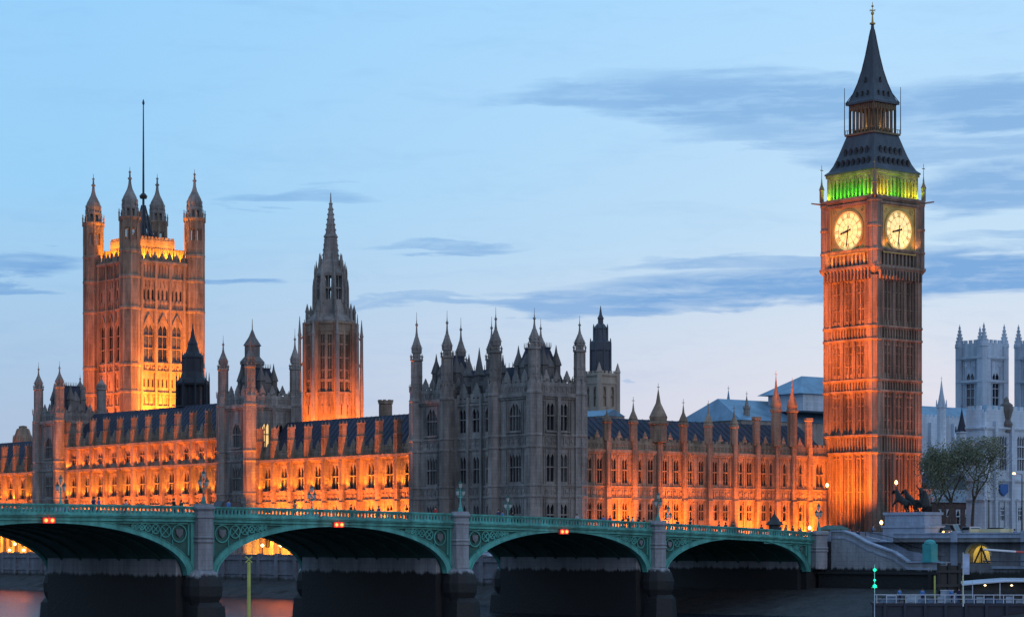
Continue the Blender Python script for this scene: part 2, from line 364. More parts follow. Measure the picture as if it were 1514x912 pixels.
def turret(parent, x, y, r, z0, zc, z1, ztip, m, mc=None):
    """octagonal turret: banded shaft, slimmer upper shaft above the parapet, ogee cap with finial"""
    a = MB(); q = r*.74
    a.lathe(x, y, [(r, z0), (r, zc-.3), (r*1.1, zc-.15), (r*1.1, zc+.1), (r*.98, zc+.3), (r*.98, zc+1.6), (q, zc+2.2), (q, z1-.4), (q*1.25, z1-.2), (q*1.25, z1+.1)])
    for zz in (7.6, 9.4, 15.7, 17.6): a.lathe(x, y, [(r*1.02, zz-.15), (r*1.12, zz), (r*1.12, zz+.25), (r*1.02, zz+.35)])
    for i in range(8):
        t = pi/8+i*pi/4
        a.lathe(x+r*cos(t), y+r*sin(t), [(r*.09, z0), (r*.09, zc-.3)], n=4)
        a.lathe(x+q*cos(t), y+q*sin(t), [(r*.08, zc+2.1), (r*.08, z1-.4)], n=4)
        pinnacle(a, x+q*1.12*cos(t), y+q*1.12*sin(t), r*.08, z1, z1+.35, z1+.95)
        pinnacle(a, x+r*1.0*cos(t), y+r*1.0*sin(t), r*.08, zc+1.5, zc+2.0, zc+2.9)
        tm = i*pi/4; ap = q*cos(pi/8)
        for zz in (zc+2.9, zc+4.2):
            if zz < z1-1: a.lathe(x+ap*cos(tm), y+ap*sin(tm), [(q*.2, zz), (q*.2, zz+.15)], n=4)
    o = a.build('turret', m, parent)
    H = ztip-z1; c = MB(); p = q*.86
    c.lathe(x, y, [(p*.9, z1), (p*.9, z1+H*.14), (p*1.12, z1+H*.16), (p*1.12, z1+H*.19), (p*.98, z1+H*.2), (p*1.06, z1+H*.28), (p*.95, z1+H*.36), (p*.62, z1+H*.47), (p*.34, z1+H*.57), (p*.2, z1+H*.68), (p*.12, ztip-H*.12), (.04, ztip)])
    c.lathe(x, y, [(.06, ztip-H*.2), (p*.3, ztip-H*.17), (p*.3, ztip-H*.14), (.06, ztip-H*.1)])
    for i in range(8):
        t = pi/8+i*pi/4
        pinnacle(c, x+p*1.05*cos(t), y+p*1.05*sin(t), r*.07, z1+H*.16, z1+H*.22, z1+H*.34)
        for k in range(3):
            rr = p*(1.0-.27*k); c.lathe(x+rr*cos(t), y+rr*sin(t), [(.11*r, z1+H*(.26+.1*k)), (.02, z1+H*(.33+.1*k))], n=4)
    c.tube((x, y, ztip-.2), (x, y, ztip+H*.16), .045, .025, 4)
    c.build('cap', mc or m, o)
    return o
def spot(x, y, z, tx, ty, tz, power, ang=90, col=(1,.185,.008), size=.4, blend=.8):
    from mathutils import Vector
    l = bpy.data.lights.new('floodlight', 'SPOT'); l.energy = power; l.color = col; l.spot_size = radians(ang); l.spot_blend = blend; l.shadow_soft_size = size
    o = bpy.data.objects.new('floodlight', l); COL.objects.link(o); o.location = (x, y, z)
    o.rotation_euler = (Vector((tx, ty, tz))-Vector((x, y, z))).to_track_quat('-Z', 'Y').to_euler()
    return o
def pspot(lx, ly, z, tx, ty, tz, power, **k):
    a = PA.W(lx, ly); b = PA.W(tx, ty); return spot(a[0], a[1], z, b[0], b[1], tz, power, **k)

# ================================================================ SETTING
def structure(mb, name, m): return tag(mb.build(name, m), kind='structure')
g = MB(); bx = lambda fr, pts, z: [(*fr.W(a, b), z) for a, b in pts]
# river, one sheet to the horizon on the near side and under the bridge
g.add([(-3000,-600,-9.6),(3000,-600,-9.6),(3000,1600,-9.6),(-3000,1600,-9.6)], [(0,1,2,3)])
riv = bpy.data.materials.new('river_water'); riv.use_nodes = True; t = riv.node_tree; b = t.nodes['Principled BSDF']
b.inputs['Base Color'].default_value = (.012,.018,.026,1); b.inputs['Roughness'].default_value = .24; b.inputs['IOR'].default_value = 1.333
gg = t.nodes.new('ShaderNodeNewGeometry'); n = t.nodes.new('ShaderNodeTexNoise'); n.inputs['Scale'].default_value = .9; n.inputs['Detail'].default_value = 4
t.links.new(gg.outputs['Position'], n.inputs['Vector']); bp = t.nodes.new('ShaderNodeBump'); bp.inputs['Strength'].default_value = .9; bp.inputs['Distance'].default_value = .4
t.links.new(n.outputs[0], bp.inputs['Height']); t.links.new(bp.outputs[0], b.inputs['Normal'])
structure(g, 'river', riv)
# land: the palace ground behind its terrace, the embankment ground behind its wall, on to the horizon
g = MB(); TX = -10.0
g.add(bx(PA, [(TX+.5, -6), (TX+.5, 330), (3000, 330), (3000, -6)], -2.9), [(0,1,2,3)])
g.add(bx(BR, [(6.5, -140), (6.5, 4), (2500, 4), (2500, -140)], .2), [(0,1,2,3)])
structure(g, 'ground', PAVE)
g = MB(); g.add(bx(BR, [(31, -140), (31, -13), (38, -13), (38, -140)], .24), [(0,1,2,3)]); structure(g, 'road', ASPH)
# foreshore under the terrace wall and at the abutment: a sloping bank of mud and stones
def bank(fr, pts_top, pts_bot, zt, zb, n=40):
    m = MB(); rows = 6; vs = []
    for j in range(rows+1):
        f = j/rows
        for i in range(n+1):
            u = i/n
            X = (pts_top[0][0]*(1-u)+pts_top[1][0]*u)*(1-f)+(pts_bot[0][0]*(1-u)+pts_bot[1][0]*u)*f
            Y = (pts_top[0][1]*(1-u)+pts_top[1][1]*u)*(1-f)+(pts_bot[0][1]*(1-u)+pts_bot[1][1]*u)*f
            q = random.uniform(-.18, .18) if 0 < j < rows else 0
            vs.append((*fr.W(X+random.uniform(-.5,.5)*(j > 0), Y), zt*(1-f)+zb*f+q))
    fs = [(j*(n+1)+i, j*(n+1)+i+1, (j+1)*(n+1)+i+1, (j+1)*(n+1)+i) for j in range(rows) for i in range(n)]
    m.add(vs, fs); return m
fs_ = bank(PA, [(TX+.1, -30), (TX+.1, 330)], [(TX-7, -30), (TX-6, 330)], -6.6, -10.0, 120)
tag(fs_.build('foreshore', MUD), kind='structure')
fs_ = bank(BR, [(.1, -90), (.1, 33)], [(-17, -90), (-22, 33)], -6.2, -10.0, 60)
tag(fs_.build('foreshore', MUD), kind='structure')

# ================================================================ TERRACE WALL (river wall of the palace)
tw = thing('terrace_wall', 'long dark stone river wall below the floodlit terrace, seen through the arches', 'wall', PA, TX, -6, -9.9)
a = MB(); a.box(0, 1.2, 0, 330, 0, 6.9); a.box(-.25, 0, 0, 330, 4.3, 4.6); a.box(-.3, 1.4, 0, 330, 6.9, 7.1)
for i in range(56): a.box(-.3, 0, i*6+.5, i*6+1.5, 0, 6.9)
a.build('wall', TERR, tw)
a = MB(); a.box(0, .5, 0, 330, 7.1, 7.72); a.box(-.1, .6, 0, 330, 7.72, 7.9)
for i in range(56): a.box(-.2, .7, i*6+.6, i*6+1.4, 7.1, 8.1)
a.build('parapet', TERR, tw)

# ================================================================ PALACE WINGS ON THE RIVER
def wing(name, label, ly0, ly1, lx0, nb, tall, depth=13, lit=()):
    L = ly1-ly0; P = L/nb; t = thing(name, label, 'palace wing', PA, lx0, ly0, 0)
    F = Face('E', 0, 0); a = MB(); top = 20.6 if tall else 15.7
    wins = []
    for i in range(nb):
        c = P*(i+.5)
        wins += [(c, 2.0, -.9, 2.7), (c, 2.0, 4.2, 7.0), (c, 2.1, 9.75, 14.4)]
        if tall: wins.append((c, 1.9, 16.7, 19.2))
    wall(a, F, 0, L, -2.9, top, wins)
    a.box(.7, depth, 0, L, -2.9, top)
    for z in (3.3, 7.6, 9.35): string(a, F, 0, L, z, .25, .22)
    string(a, F, 0, L, 15.3, .5, .75)
    if tall: string(a, F, 0, L, 20.2, .5, .75)
    quatre(a, F, 0, L, 8.0, 9.2)
    for i in range(nb):
        c = P*(i+.5)
        ribs(a, F, [c-1.35, c-1.75, c+1.35, c+1.75], 9.6, 15.0)
        ribs(a, F, [c-1.35, c+1.35], 3.6, 7.4); ribs(a, F, [c-1.5, c+1.5], -1.9, 3.1)
        panels(a, F, c-1.9, c+1.9, 14.55, 15.2, .5)
        F.box(a, c-1.2, c+1.2, 0, .3, 9.62, 9.85)
        if tall: ribs(a, F, [c-1.3, c+1.3, c-1.7, c+1.7], 16, 20)
    a.build('wall', STONE, t)
    for wn in wins:
        window(t, F, wn[0], wn[1], wn[2], wn[3], 2, lit=False)
    # parapet with carved crests
    a = MB(); zp = top
    F.box(a, 0, L, -.4, 0, zp, zp+1.1); battlement(a, F, 0, L, zp+1.1, .7, 1.0)
    for i in range(nb):
        crest(a, F, P*(i+.5), zp+1.5, .9)
        quatre(a, F, P*i+.7, P*(i+1)-.7, zp+.1, zp+1.0, .1)
    a.build('parapet', STONE, t)
    # buttress turrets between the bays, standing above the roof edge
    for i in range(nb+1):
        u = min(max(P*i, .62), L-.62); a = MB(); zt = zp+(6.0 if not tall else 5.4)+random.uniform(-.1, .1)
        F.box(a, u-.6, u+.6, .0, .85, -2.9, 7.5); F.box(a, u-.5, u+.5, .0, .7, 7.5, zp+.2)
        F.box(a, u-.5, u+.5, -.45, .62, zp+.2, zt-2.4)
        F.box(a, u-.6, u+.6, -.52, .72, zt-2.6, zt-2.35)
        F.box(a, u-.44, u+.44, -.38, .56, zt-2.35, zt-.3)
        F.box(a, u-.56, u+.56, -.48, .68, zt-.3, zt)
        for du in (-.38, 0, .38): F.box(a, u+du-.07, u+du+.07, .56, .68, zt-2.3, zt-.35)
        for du in (-.45, 0, .45): F.box(a, u+du-.06, u+du+.06, .7, .8, 9.7, 15.0)
        for du in (-.45, 0, .45): F.box(a, u+du-.06, u+du+.06, .66, .76, zp+.4, zt-2.65)
        x, y = F.pt(u, .1)
        for sx in (-1, 1):
            for sy in (-1, 1): a.lathe(x+sx*.4, y+sy*.5, [(.12, zt), (.12, zt+.25), (.02, zt+.6)], n=4)
        a.build('buttress', STONE, t)
    r = MB(); r.gable(1.2, depth, -1, L+1, zp+.6, zp+7.6, 'y')
    # standing ribs of the iron roof
    for i in range(int(L/1.45)):
        y = .7+i*1.45; r.tube((1.25, y, zp+.75), ((1.2+depth)/2, y, zp+7.68), .045, None, 4)
    ro = r.build('roof', SLATE, t)
    return t
Z0 = -2.9
# pavilion / tower blocks
def block_levels(dz): return dict(w1=(2.6,6.6), w0=(-.8,1.8), w2=(10.0,14.8), w3=(18.4,23.2), s=[7.6,9.4,15.7,17.6], c=24.6+dz)
def tower_block(t, x0, y0, W, D, dz, nN, nE, tips, m, lit=None, roofh=7.5, south_tip=True):
    """square turreted block; x0,y0 = its river/north corner inside the thing"""
    lv = block_levels(dz); c = lv['c']; a = MB()
    FN = Face('N', x0, y0); FE = Face('E', x0, y0)
    a.box(x0+.7, x0+W, y0+.7, y0+D, Z0, c)
    for F, L, n, wide in ((FN, W, nN, 1.75), (FE, D, nE, 2.0)):
        m0 = 2.0; P = (L-2*m0)/n; wins = []
        for i in range(n):
            u = m0+P*(i+.5)
            for k, (za, zb) in enumerate((lv['w0'], lv['w1'], lv['w2'], lv['w3'])):
                wins.append((u, wide if n > 1 else 3.2, za, zb))
        wall(a, F, .7, L, Z0, c, wins)
        for z in lv['s']: string(a, F, .9, L, z, .28, .25)
        string(a, F, .9, L, c-.6, .6, .5)
        quatre(a, F, .9, L-.9, 8.0, 9.25); quatre(a, F, .9, L-.9, 16.15, 17.45)
        panels(a, F, 1.2, L-1.2, c-.15-.95, c-.75, .55)
        for i in range(n):
            u = m0+P*(i+.5); hw = (wide if n > 1 else 3.2)/2
            for z1, z2 in ((-1.5, 7.3), (9.8, 15.4), (18, c-1.3)):
                ribs(a, F, [u-hw-.22, u+hw+.22, u-hw-.62, u+hw+.62], z1, z2, .16, .15)
            F.box(a, u-hw-.3, u+hw+.3, 0, .35, lv['w3'][0]-.25, lv['w3'][0]-.02)
        for i in range(1, n): F.box(a, m0+P*i-.35, m0+P*i+.35, 0, .55, Z0, c-.6); 
        for wn in wins:
            k = wn[2:] == lv['w3']
            window(t, F, wn[0], wn[1], wn[2], wn[3], 2 if n > 1 else 4, pointed=k, lit=bool(lit and lit == (F.k, k, wins.index(wn)//4)), m=m)
    a.build('wall', m, t)
    b = MB()
    for F, L in ((FN, W), (FE, D)):
        F.box(b, .9, L, -.45, 0, c, c+1.3); battlement(b, F, .9, L, c+1.3, 1.0, 1.25)
        quatre(b, F, 1.0, L-.6, c+.1, c+1.2, .12)
        for q in (.27, .5, .73): crest(b, F, L*q, c+1.9, 1.0)
    b.box(x0+W-.4, x0+W, y0+.5, y0+D, c, c+2); b.box(x0+.5, x0+W-.4, y0+D-.4, y0+D, c, c+2)
    b.build('parapet', m, t)
    # steep roof, pavilion-like, with dormer gables
    r = MB(); mx, my = x0+W/2, y0+D/2
    r.frus(mx, my, W/2-1.5, D/2-1.5, c+.8, W/2-3.6, D/2-3.3, c+roofh)
    r.box(mx-(W/2-3.5), mx+(W/2-3.5), my-(D/2-3.2), my+(D/2-3.2), c+roofh, c+roofh+.3)
    ro = r.build('roof', SLATE, t)
    d = MB()
    for F, L in ((FN, W), (FE, D)):
        for q in (.36, .64):
            x, y = F.pt(L*q, -1.9)
            d.lathe(x, y, [(.75, c+.8), (.72, c+4.6), (.95, c+4.7), (.8, c+5.2), (.25, c+6.8), (.03, c+8.1)], n=4)
        x, y = F.pt(L*.5, -2.4)
        d.lathe(x, y, [(1.1, c+.8), (1.1, c+4.3), (1.3, c+4.4), (.1, c+6.6)], n=4)
    for i in range(7):      # iron cresting
        for F, L in ((FN, W-7), (FE, D-6.6)):
            pass
    for i in range(9):
        xx = mx-(W/2-3.5)+(W-7)*i/8; d.tube((xx, my-(D/2-3.2), c+roofh+.3), (xx, my-(D/2-3.2), c+roofh+1.1), .08, .03, 4)
        yy = my-(D/2-3.2)+(D-6.4)*i/8; d.tube((mx-(W/2-3.5), yy, c+roofh+.3), (mx-(W/2-3.5), yy, c+roofh+1.1), .08, .03, 4)
    d.build('dormer', STONED, ro)
    for (tx, ty), tip in zip(((0, 0), (W, 0), (0, D), (W, D)), tips):
        if tip is None: continue
        turret(t, x0+tx*1.0, y0+ty, 1.25, Z0, c, c+7.2, tip, m)
# --- Speaker's pavilion: two blocks and a lower link, at the north end of the river front
t = thing('river_pavilion', 'unlit grey stone pavilion with many slim turrets, between two floodlit orange wings', 'palace pavilion', PA, 0, 0, 0)
lyA = PA.ly(733, 0); lyB0 = PA.ly(661, 0); lyB1 = PA.ly(616, 0)
wA = PA.lx(857, 0)
tower_block(t, 0, 0, wA, lyA, 0, 2, 1, (37.4, 36.8, 38.2, 37.0), STONE2)
tower_block(t, 0, lyB0, wA, lyB1-lyB0, 0, 2, 1, (38.6, 38.2, 38.9, 38.6), STONE2)
# link
a = MB(); F = Face('E', 1.0, lyA+1.25); L = lyB0-lyA-2.5; wins = []
for i in range(3):
    u = L*(i+.5)/3; wins += [(u, 1.7, -.8, 1.8), (u, 1.7, 2.6, 6.6), (u, 1.8, 10, 14.8), (u, 2.2, 18.6, 23.0)]
wall(a, F, 0, L, Z0, 23.6, wins)
a.box(1.7, wA-1, lyA, lyB0, Z0, 23.6)
for z in (7.6, 9.4, 15.7, 17.6, 23.2): string(a, F, 0, L, z, .28, .25)
quatre(a, F, 0, L, 8, 9.25); quatre(a, F, 0, L, 16.15, 17.45)
for i in range(4): F.box(a, min(max(L*i/3-.3, 0), L-.6), min(max(L*i/3+.3, .6), L), 0, .5, Z0, 24.6)
for i in range(3):
    u = L*(i+.5)/3; ribs(a, F, [u-1.25, u+1.25, u-1.6, u+1.6], 9.8, 15.4, .15); ribs(a, F, [u-1.35, u+1.35], 18, 23.1, .15); ribs(a, F, [u-1.3, u+1.3], -1.5, 7.3)
battlement(a, F, 0, L, 23.7, 1.5, 1.2)
for q in (.17, .5, .83): crest(a, F, L*q, 24.6, 1.3)
a.build('wall', STONE2, t)
for wn in wins: window(t, F, *wn, 2, m=STONE2, pointed=wn[2] > 18)
r = MB(); r.gable(2.2, wA-1.5, lyA, lyB0, 24, 29.6, 'y'); rl = r.build('roof', SLATE, t)
d = MB()
for q, hh in ((.14, 31.6), (.38, 33.0), (.62, 33.2), (.86, 31.4)):
    y = lyA+(lyB0-lyA)*q; d.lathe(3.0, y, [(.7, 24.5), (.68, 28.3), (.95, 28.5), (.75, 29.0), (.25, hh-1.6), (.03, hh)], n=4)
    d.box(2.0, 3.4, y-1.0, y+1.0, 24.3, 26.6); d.gable(2.0, 4.4, y-1.1, y+1.1, 26.61, 28.2, 'x')
for i in range(15): y = lyA+(lyB0-lyA)*i/14; d.tube((wA/2+.3, y, 29.5), (wA/2+.3, y, 30.4), .08, .03, 4)
d.build('dormer', STONED, rl)
# --- wings
ly370, ly330 = PA.ly(370, 0), PA.ly(330, 0); ly88, ly56 = PA.ly(88, 0), PA.ly(57, 0)
wing('river_wing', 'floodlit orange wing directly left of the grey unlit pavilion', lyB1+1.3, ly370-1.3, 1.2, 9, False)
wing('river_wing', 'longest floodlit orange wing, one storey taller, before the great square tower', ly330+1.3, ly88-1.3, 1.2, 11, True)
wing('river_wing', 'low floodlit orange palace wing at the far left edge of the picture', ly56+1.3, ly56+41, 1.2, 7, False)
# --- the two middle tower blocks
wC = PA.lx(436, ly370)
t = thing('turreted_block', 'grey turreted block with one orange corner turret, left of the octagonal spire tower', 'palace tower', PA, 0, ly370, 0)
tower_block(t, 0, 0, wC, ly330-ly370, 2.0, 2, 1, (39.2, 40.5, 39.4, None), STONE2, lit=('N', True, 0), roofh=7)
# central dark lantern on its roof
a = MB(); a.lathe(wC*.42, 6, [(2.1, 27), (2.1, 34.5), (2.4, 34.6), (2.4, 35.2), (1.5, 36.2), (1.5, 38.2), (1.8, 38.3), (.7, 40), (.1, 41.5), (.04, 43.5)]); a.build('lantern', STONED, t)
t = thing('turreted_block', 'dark turreted block left of the great square tower, ending the tall wing', 'palace tower', PA, 0, ly88, 0)
wC2 = PA.lx(150, ly88)
tower_block(t, 0, 0, wC2, ly56-ly88, 2.0, 2, 1, (38.6, 37, 38.9, 37), STONE2)

# --- north front between pavilion and clock tower
x865 = wA+1.25; x1222 = PA.lx(1222, .4)
t = thing('north_wing', 'floodlit orange front between the grey pavilion and the clock tower', 'palace wing', PA, x865, .4, 0)
L = x1222-x865; F = Face('N', 0, 0); a = MB(); nb = 9; P = L/nb
def X(px): return PA.lx(px, .4)-x865
butt = [X(p) for p in (897, 936, 973, 1010, 1047, 1085, 1118, 1147, 1171, 1195)]
winx = [(871,2),(887,2),(907,2),(924,2),(945,2),(962,2),(983,2),(1000,2),(1020,2),(1037,2),(1057,2),(1073,2),(1094,2),(1108,2),(1129,2),(1140,1),(1160,1),(1184,1)]
wins = []
for px, nl in winx:
    u = max(X(px), .95); wd = 1.25 if nl == 2 else .8
    wins += [(u, wd, 10.0, 14.4), (u, wd, 3.9, 7.0), (u, wd, -.4, 2.2)]
u = X(1212); wins += [(u, 1.9, 10.0, 14.4)]
wall(a, F, 0, L, Z0, 15.8, wins); a.box(0, L, .7, 15, Z0, 15.8)
for z in (7.4, 9.4): string(a, F, 0, L, z, .26, .22)
string(a, F, 0, L, 15.2, .5, .4); quatre(a, F, 0, L, 7.8, 9.2); panels(a, F, 0, L, 14.5, 15.1, .55)
for wn in wins: ribs(a, F, [wn[0]-wn[1]/2-.25, wn[0]+wn[1]/2+.25], 9.7, 15.0 if wn[2] > 5 else 9.7+.1, .15, .13)
for wn in wins:
    if wn[2] == 3.9: ribs(a, F, [wn[0]-wn[1]/2-.25, wn[0]+wn[1]/2+.25], Z0, 7.3, .15, .13)
a.build('wall', STONE, t)
for wn in wins: window(t, F, *wn, 2 if wn[1] > 1 else 1)
a = MB(); F.box(a, 0, L, -.4, 0, 15.8, 16.9); battlement(a, F, 0, L, 16.9, .8, 1.1); quatre(a, F, 0, L, 15.9, 16.8, .1)
for i in range(len(butt)-1): crest(a, F, (butt[i]+butt[i+1])/2, 17.3, .85)
crest(a, F, butt[0]-2, 17.3, .85)
a.build('parapet', STONE, t)
tipy = {936: 595, 973: 575, 1010: 598, 1047: 600, 1085: 606, 1118: 616, 1147: 556, 1171: 566, 1195: 618, 897: 606}
for px, u in zip((897, 936, 973, 1010, 1047, 1085, 1118, 1147, 1171, 1195), butt):
    y0 = -.35; zt = PA.z(tipy[px], x865+u, 0); big = px == 973; mid = px in (1147, 1171)
    a = MB(); r = 1.5 if big else (.95 if mid else .75)
    F.box(a, u-.55, u+.55, 0, .8, Z0, 7.4); F.box(a, u-.5, u+.5, 0, .65, 7.4, 17.2)
    for du in (-.3, .3): F.box(a, u+du-.06, u+du+.06, .65, .75, 9.6, 15)
    if px in (1118, 1195):
        a.lathe(u, y0+.3, [(.72, 17.2), (.72, zt-.6), (.9, zt-.5), (.9, zt)], n=8)
    else:
        s = 20.3 if not mid else 23.5
        a.lathe(u, y0+.3, [(r, 17.2), (r, s-.2), (r*1.25, s-.1), (r*1.25, s+.25), (r*1.0, s+.4), (r*1.1, s+(zt-s)*.2), (r*.75, s+(zt-s)*.38), (r*.3, s+(zt-s)*.6), (.05, zt)], n=8)
        a.tube((u, y0+.3, zt-.3), (u, y0+.3, zt+1.0), .05, .03, 4); a.box(u-.3, u+.3, y0+.27, y0+.33, zt+.3, zt+.4)
    a.build('buttress', STONE, t)
r = MB(); r.gable(-1, L+1, 1.2, 15, 16.6, 21.5, 'x')
for i in range(int(L/1.4)): r.tube((.6+i*1.4, 1.25, 16.7), (.6+i*1.4, 8.1, 21.6), .04, None, 4)
r.build('roof', SLATE, t)
NW = t

# ================================================================ CLOCK TOWER
CTX, CTY = PA.inv(536/F_PX*420, 420)     # its river/north corner
CT = thing('clock_tower', 'tall square stone clock tower with lit dials, green-lit belfry and dark spire', 'clock tower', PA, CTX+6.1, CTY+6.1, .8)
BZ = .8; H_ = 6.1
def zz(py, k=8.33): return (HY-py)/k-BZ
faces = (Face('N', -H_, -H_), Face('E', -H_, -H_))
a = MB(); W_ = 12.2
a.box(-H_+.5, H_-.5, -H_+.5, H_-.5, -5, 60)
S1 = [(-5, 15.2), (18.6, 26.2), (28.5, 35.4), (38.0, 46.9)]
bandz = [(15.2, 18.6), (26.2, 28.5), (35.4, 38.0)]
for F in faces:
    # three panelled bays per stage with slit windows
    for (za, zb) in S1:
        wins = []
        for i in range(3):
            c = 1.7+8.8*(i+.5)/3
            wins += [(c-.45, .42, za+1.0, zb-1.0), (c+.45, .42, za+1.0, zb-1.0)]
        wall(a, F, .5 if F.k == 'N' else .5, 11.7, za, zb, wins, .5)
        for i in range(4):
            u = 1.7+8.8*i/3; F.box(a, u-.26, u+.26, 0, .42, za, zb); F.box(a, u-.08, u+.08, .42, .55, za, zb)
        for i in range(3):
            c = 1.7+8.8*(i+.5)/3
            F.box(a, c-.12, c+.12, 0, .28, za, zb)
            for d in (-.98, .98, -.78, .78): F.box(a, c+d-.05, c+d+.05, 0, .2, za, zb)
            for s_ in (-1, 1):
                F.box(a, c+s_*.45-.3, c+s_*.45+.3, 0, .16, zb-.9, zb-.7); F.box(a, c+s_*.45-.22, c+s_*.45+.22, 0, .12, za+.8, za+.95)
            for zq in (.33, .66): F.box(a, c-1.0, c+1.0, 0, .1, za+(zb-za)*zq, za+(zb-za)*zq+.14)
    for (za, zb) in bandz:
        F.box(a, .5, 11.7, -.5, 0, za, zb)
        string(a, F, .6, 11.6, za, .3, .55); string(a, F, .6, 11.6, zb-.3, .3, .55)
        panels(a, F, 1.5, 10.7, za+.3, zb-.3, .72, .35)
# corner buttresses: octagonal
a.box(-H_+.5, H_-.5, -H_+.5, H_-.5, 46.9, 47)
CTshaft = a.build('shaft', CLOCKST, CT)
for sx, sy in ((-1,-1), (1,-1), (-1,1), (1,1)):
    a = MB(); x, y = sx*(H_-.75), sy*(H_-.75)
    a.lathe(x, y, [(1.22, -5), (1.22, 46.9)])
    for i in range(8):
        tt = pi/8+i*pi/4; a.lathe(x+1.2*cos(tt), y+1.2*sin(tt), [(.13, -5), (.13, 46.9)], n=4)
    for (za, zb) in bandz:
        for z in (za, zb-.3): a.lathe(x, y, [(1.25, z-.15), (1.5, z), (1.5, z+.3), (1.25, z+.4)])
    a.build('corner_buttress', CLOCKST, CT)
# back sides of the shaft
a = MB(); a.box(H_-.5, H_-.1, -H_+.5, H_-.1, -1, 46.9); a.box(-H_+.5, H_-.5, H_-.5, H_-.1, -1, 46.9); a.build('rear_wall', CLOCKST, CT)
# clock stage
Q = 6.45; a = MB()
a.frus(0, 0, H_-.2, H_-.2, 46.9, Q+.3, Q+.3, 48.3); a.box(-Q-.3, Q+.3, -Q-.3, Q+.3, 48.3, 48.75)
a.box(-Q+.5, Q-.5, -Q+.5, Q-.5, 48.75, 60.5)
fq = (Face('N', -Q, -Q), Face('E', -Q, -Q), )
for F in fq:
    for i in range(14):
        u = 1.1+(2*Q-2.2)*i/13; F.box(a, u-.15, u+.15, -.1, .55, 46.2, 47.8)     # corbels
    for i in range(11):
        u = 1.6+(2*Q-3.2)*i/10; F.box(a, u-.2, u+.2, -.5, -.05, 48.75, 51.1)       # small arcade under the dial
    F.box(a, .9, 2*Q-.9, -.5, 0.05, 51.1, 51.45); string(a, F, .8, 2*Q-.8, 51.45, .3, .3)
    F.box(a, 1.5, 2.15, -.5, .1, 51.75, 59.65); F.box(a, 2*Q-2.15, 2*Q-1.5, -.5, .1, 51.75, 59.65)
    string(a, F, .6, 2*Q-.6, 59.65, .35, .35); panels(a, F, 1.2, 2*Q-1.2, 59.95, 60.5, .55, .2)
    string(a, F, .2, 2*Q-.2, 60.5, .45, .55)
CTst = a.build('clock_stage', CLOCKST, CT)
for sx, sy in ((-1,-1), (1,-1), (-1,1), (1,1)):
    a = MB(); x, y = sx*(Q-.75), sy*(Q-.75)
    a.lathe(x, y, [(1.2, 48.75), (1.2, 60.5)])
    for i in range(8):
        tt = pi/8+i*pi/4; a.lathe(x+1.18*cos(tt), y+1.18*sin(tt), [(.12, 48.75), (.12, 60.5)], n=4)
    for z in (51.3, 55.5, 60): a.lathe(x, y, [(1.22, z-.1), (1.42, z), (1.42, z+.3), (1.22, z+.4)])
    # gargoyle and angle pinnacle
    a.tube((x, y, 60.4), (x+sx*2.1, y+sy*2.1, 60.8), .22, .12, 5)
    a.lathe(x+sx*.75, y+sy*.75, [(.42, 60.9), (.42, 63.1), (.55, 63.2), (.2, 64.1), (.05, 65.5)], n=8)
    a.tube((x+sx*.75, y+sy*.75, 65.4), (x+sx*.75, y+sy*.75, 67.7), .06, .04, 4); a.box(x+sx*.75-.35, x+sx*.75+.35, y+sy*.75-.04, y+sy*.75+.04, 66.7, 66.85)
    a.build('pinnacle', CLOCKST, CT)
# dials
ZC = zz(340, 8.27)
def numeral(a, txt, ang, r):
    """roman numeral made of strokes, its foot towards the centre"""
    wmap = {'I': .2, 'V': .44, 'X': .44}; tot = sum(wmap[c] for c in txt); x = -tot/2; h = .92
    def stroke(x0, y0, x1, y1, th):
        import math as M
        dx, dy = x1-x0, y1-y0; l = M.hypot(dx, dy); nx, ny = -dy/l*th/2, dx/l*th/2; P4 = [(x0+nx, y0+ny), (x1+nx, y1+ny), (x1-nx, y1-ny), (x0-nx, y0-ny)]
        vs = []
        for d in (0, -.04):
            for (px, py) in P4:
                R = r+py; xx = px*cos(ang)+R*sin(ang); z_ = -px*sin(ang)+R*cos(ang); vs.append((xx, d, z_))
        a.add(vs, [(0,1,2,3),(4,5,6,7),(0,1,5,4),(1,2,6,5),(2,3,7,6),(3,0,4,7)])
    for c in txt:
        wd = wmap[c]; m_ = x+wd/2
        if c == 'I': stroke(m_, -h/2, m_, h/2, .07)
        if c == 'V': stroke(m_-.16, h/2, m_, -h/2, .08); stroke(m_+.16, h/2, m_, -h/2, .06)
        if c == 'X': stroke(m_-.17, h/2, m_+.17, -h/2, .08); stroke(m_+.17, h/2, m_-.17, -h/2, .06)
        x += wd
def disc(a, r0, r1, d0, d1, n=64):
    for i in range(n):
        t0, t1 = 2*pi*i/n, 2*pi*(i+1)/n
        vs = [(r*sin(q), d, r*cos(q)) for d in (-d0, -d1) for q in (t0, t1) for r in ((r0, r1) if r0 > 0 else (0.001, r1))]
        a.add(vs, [(0,1,3,2),(4,5,7,6),(0,1,5,4),(2,3,7,6),(1,3,7,5),(0,2,6,4)])
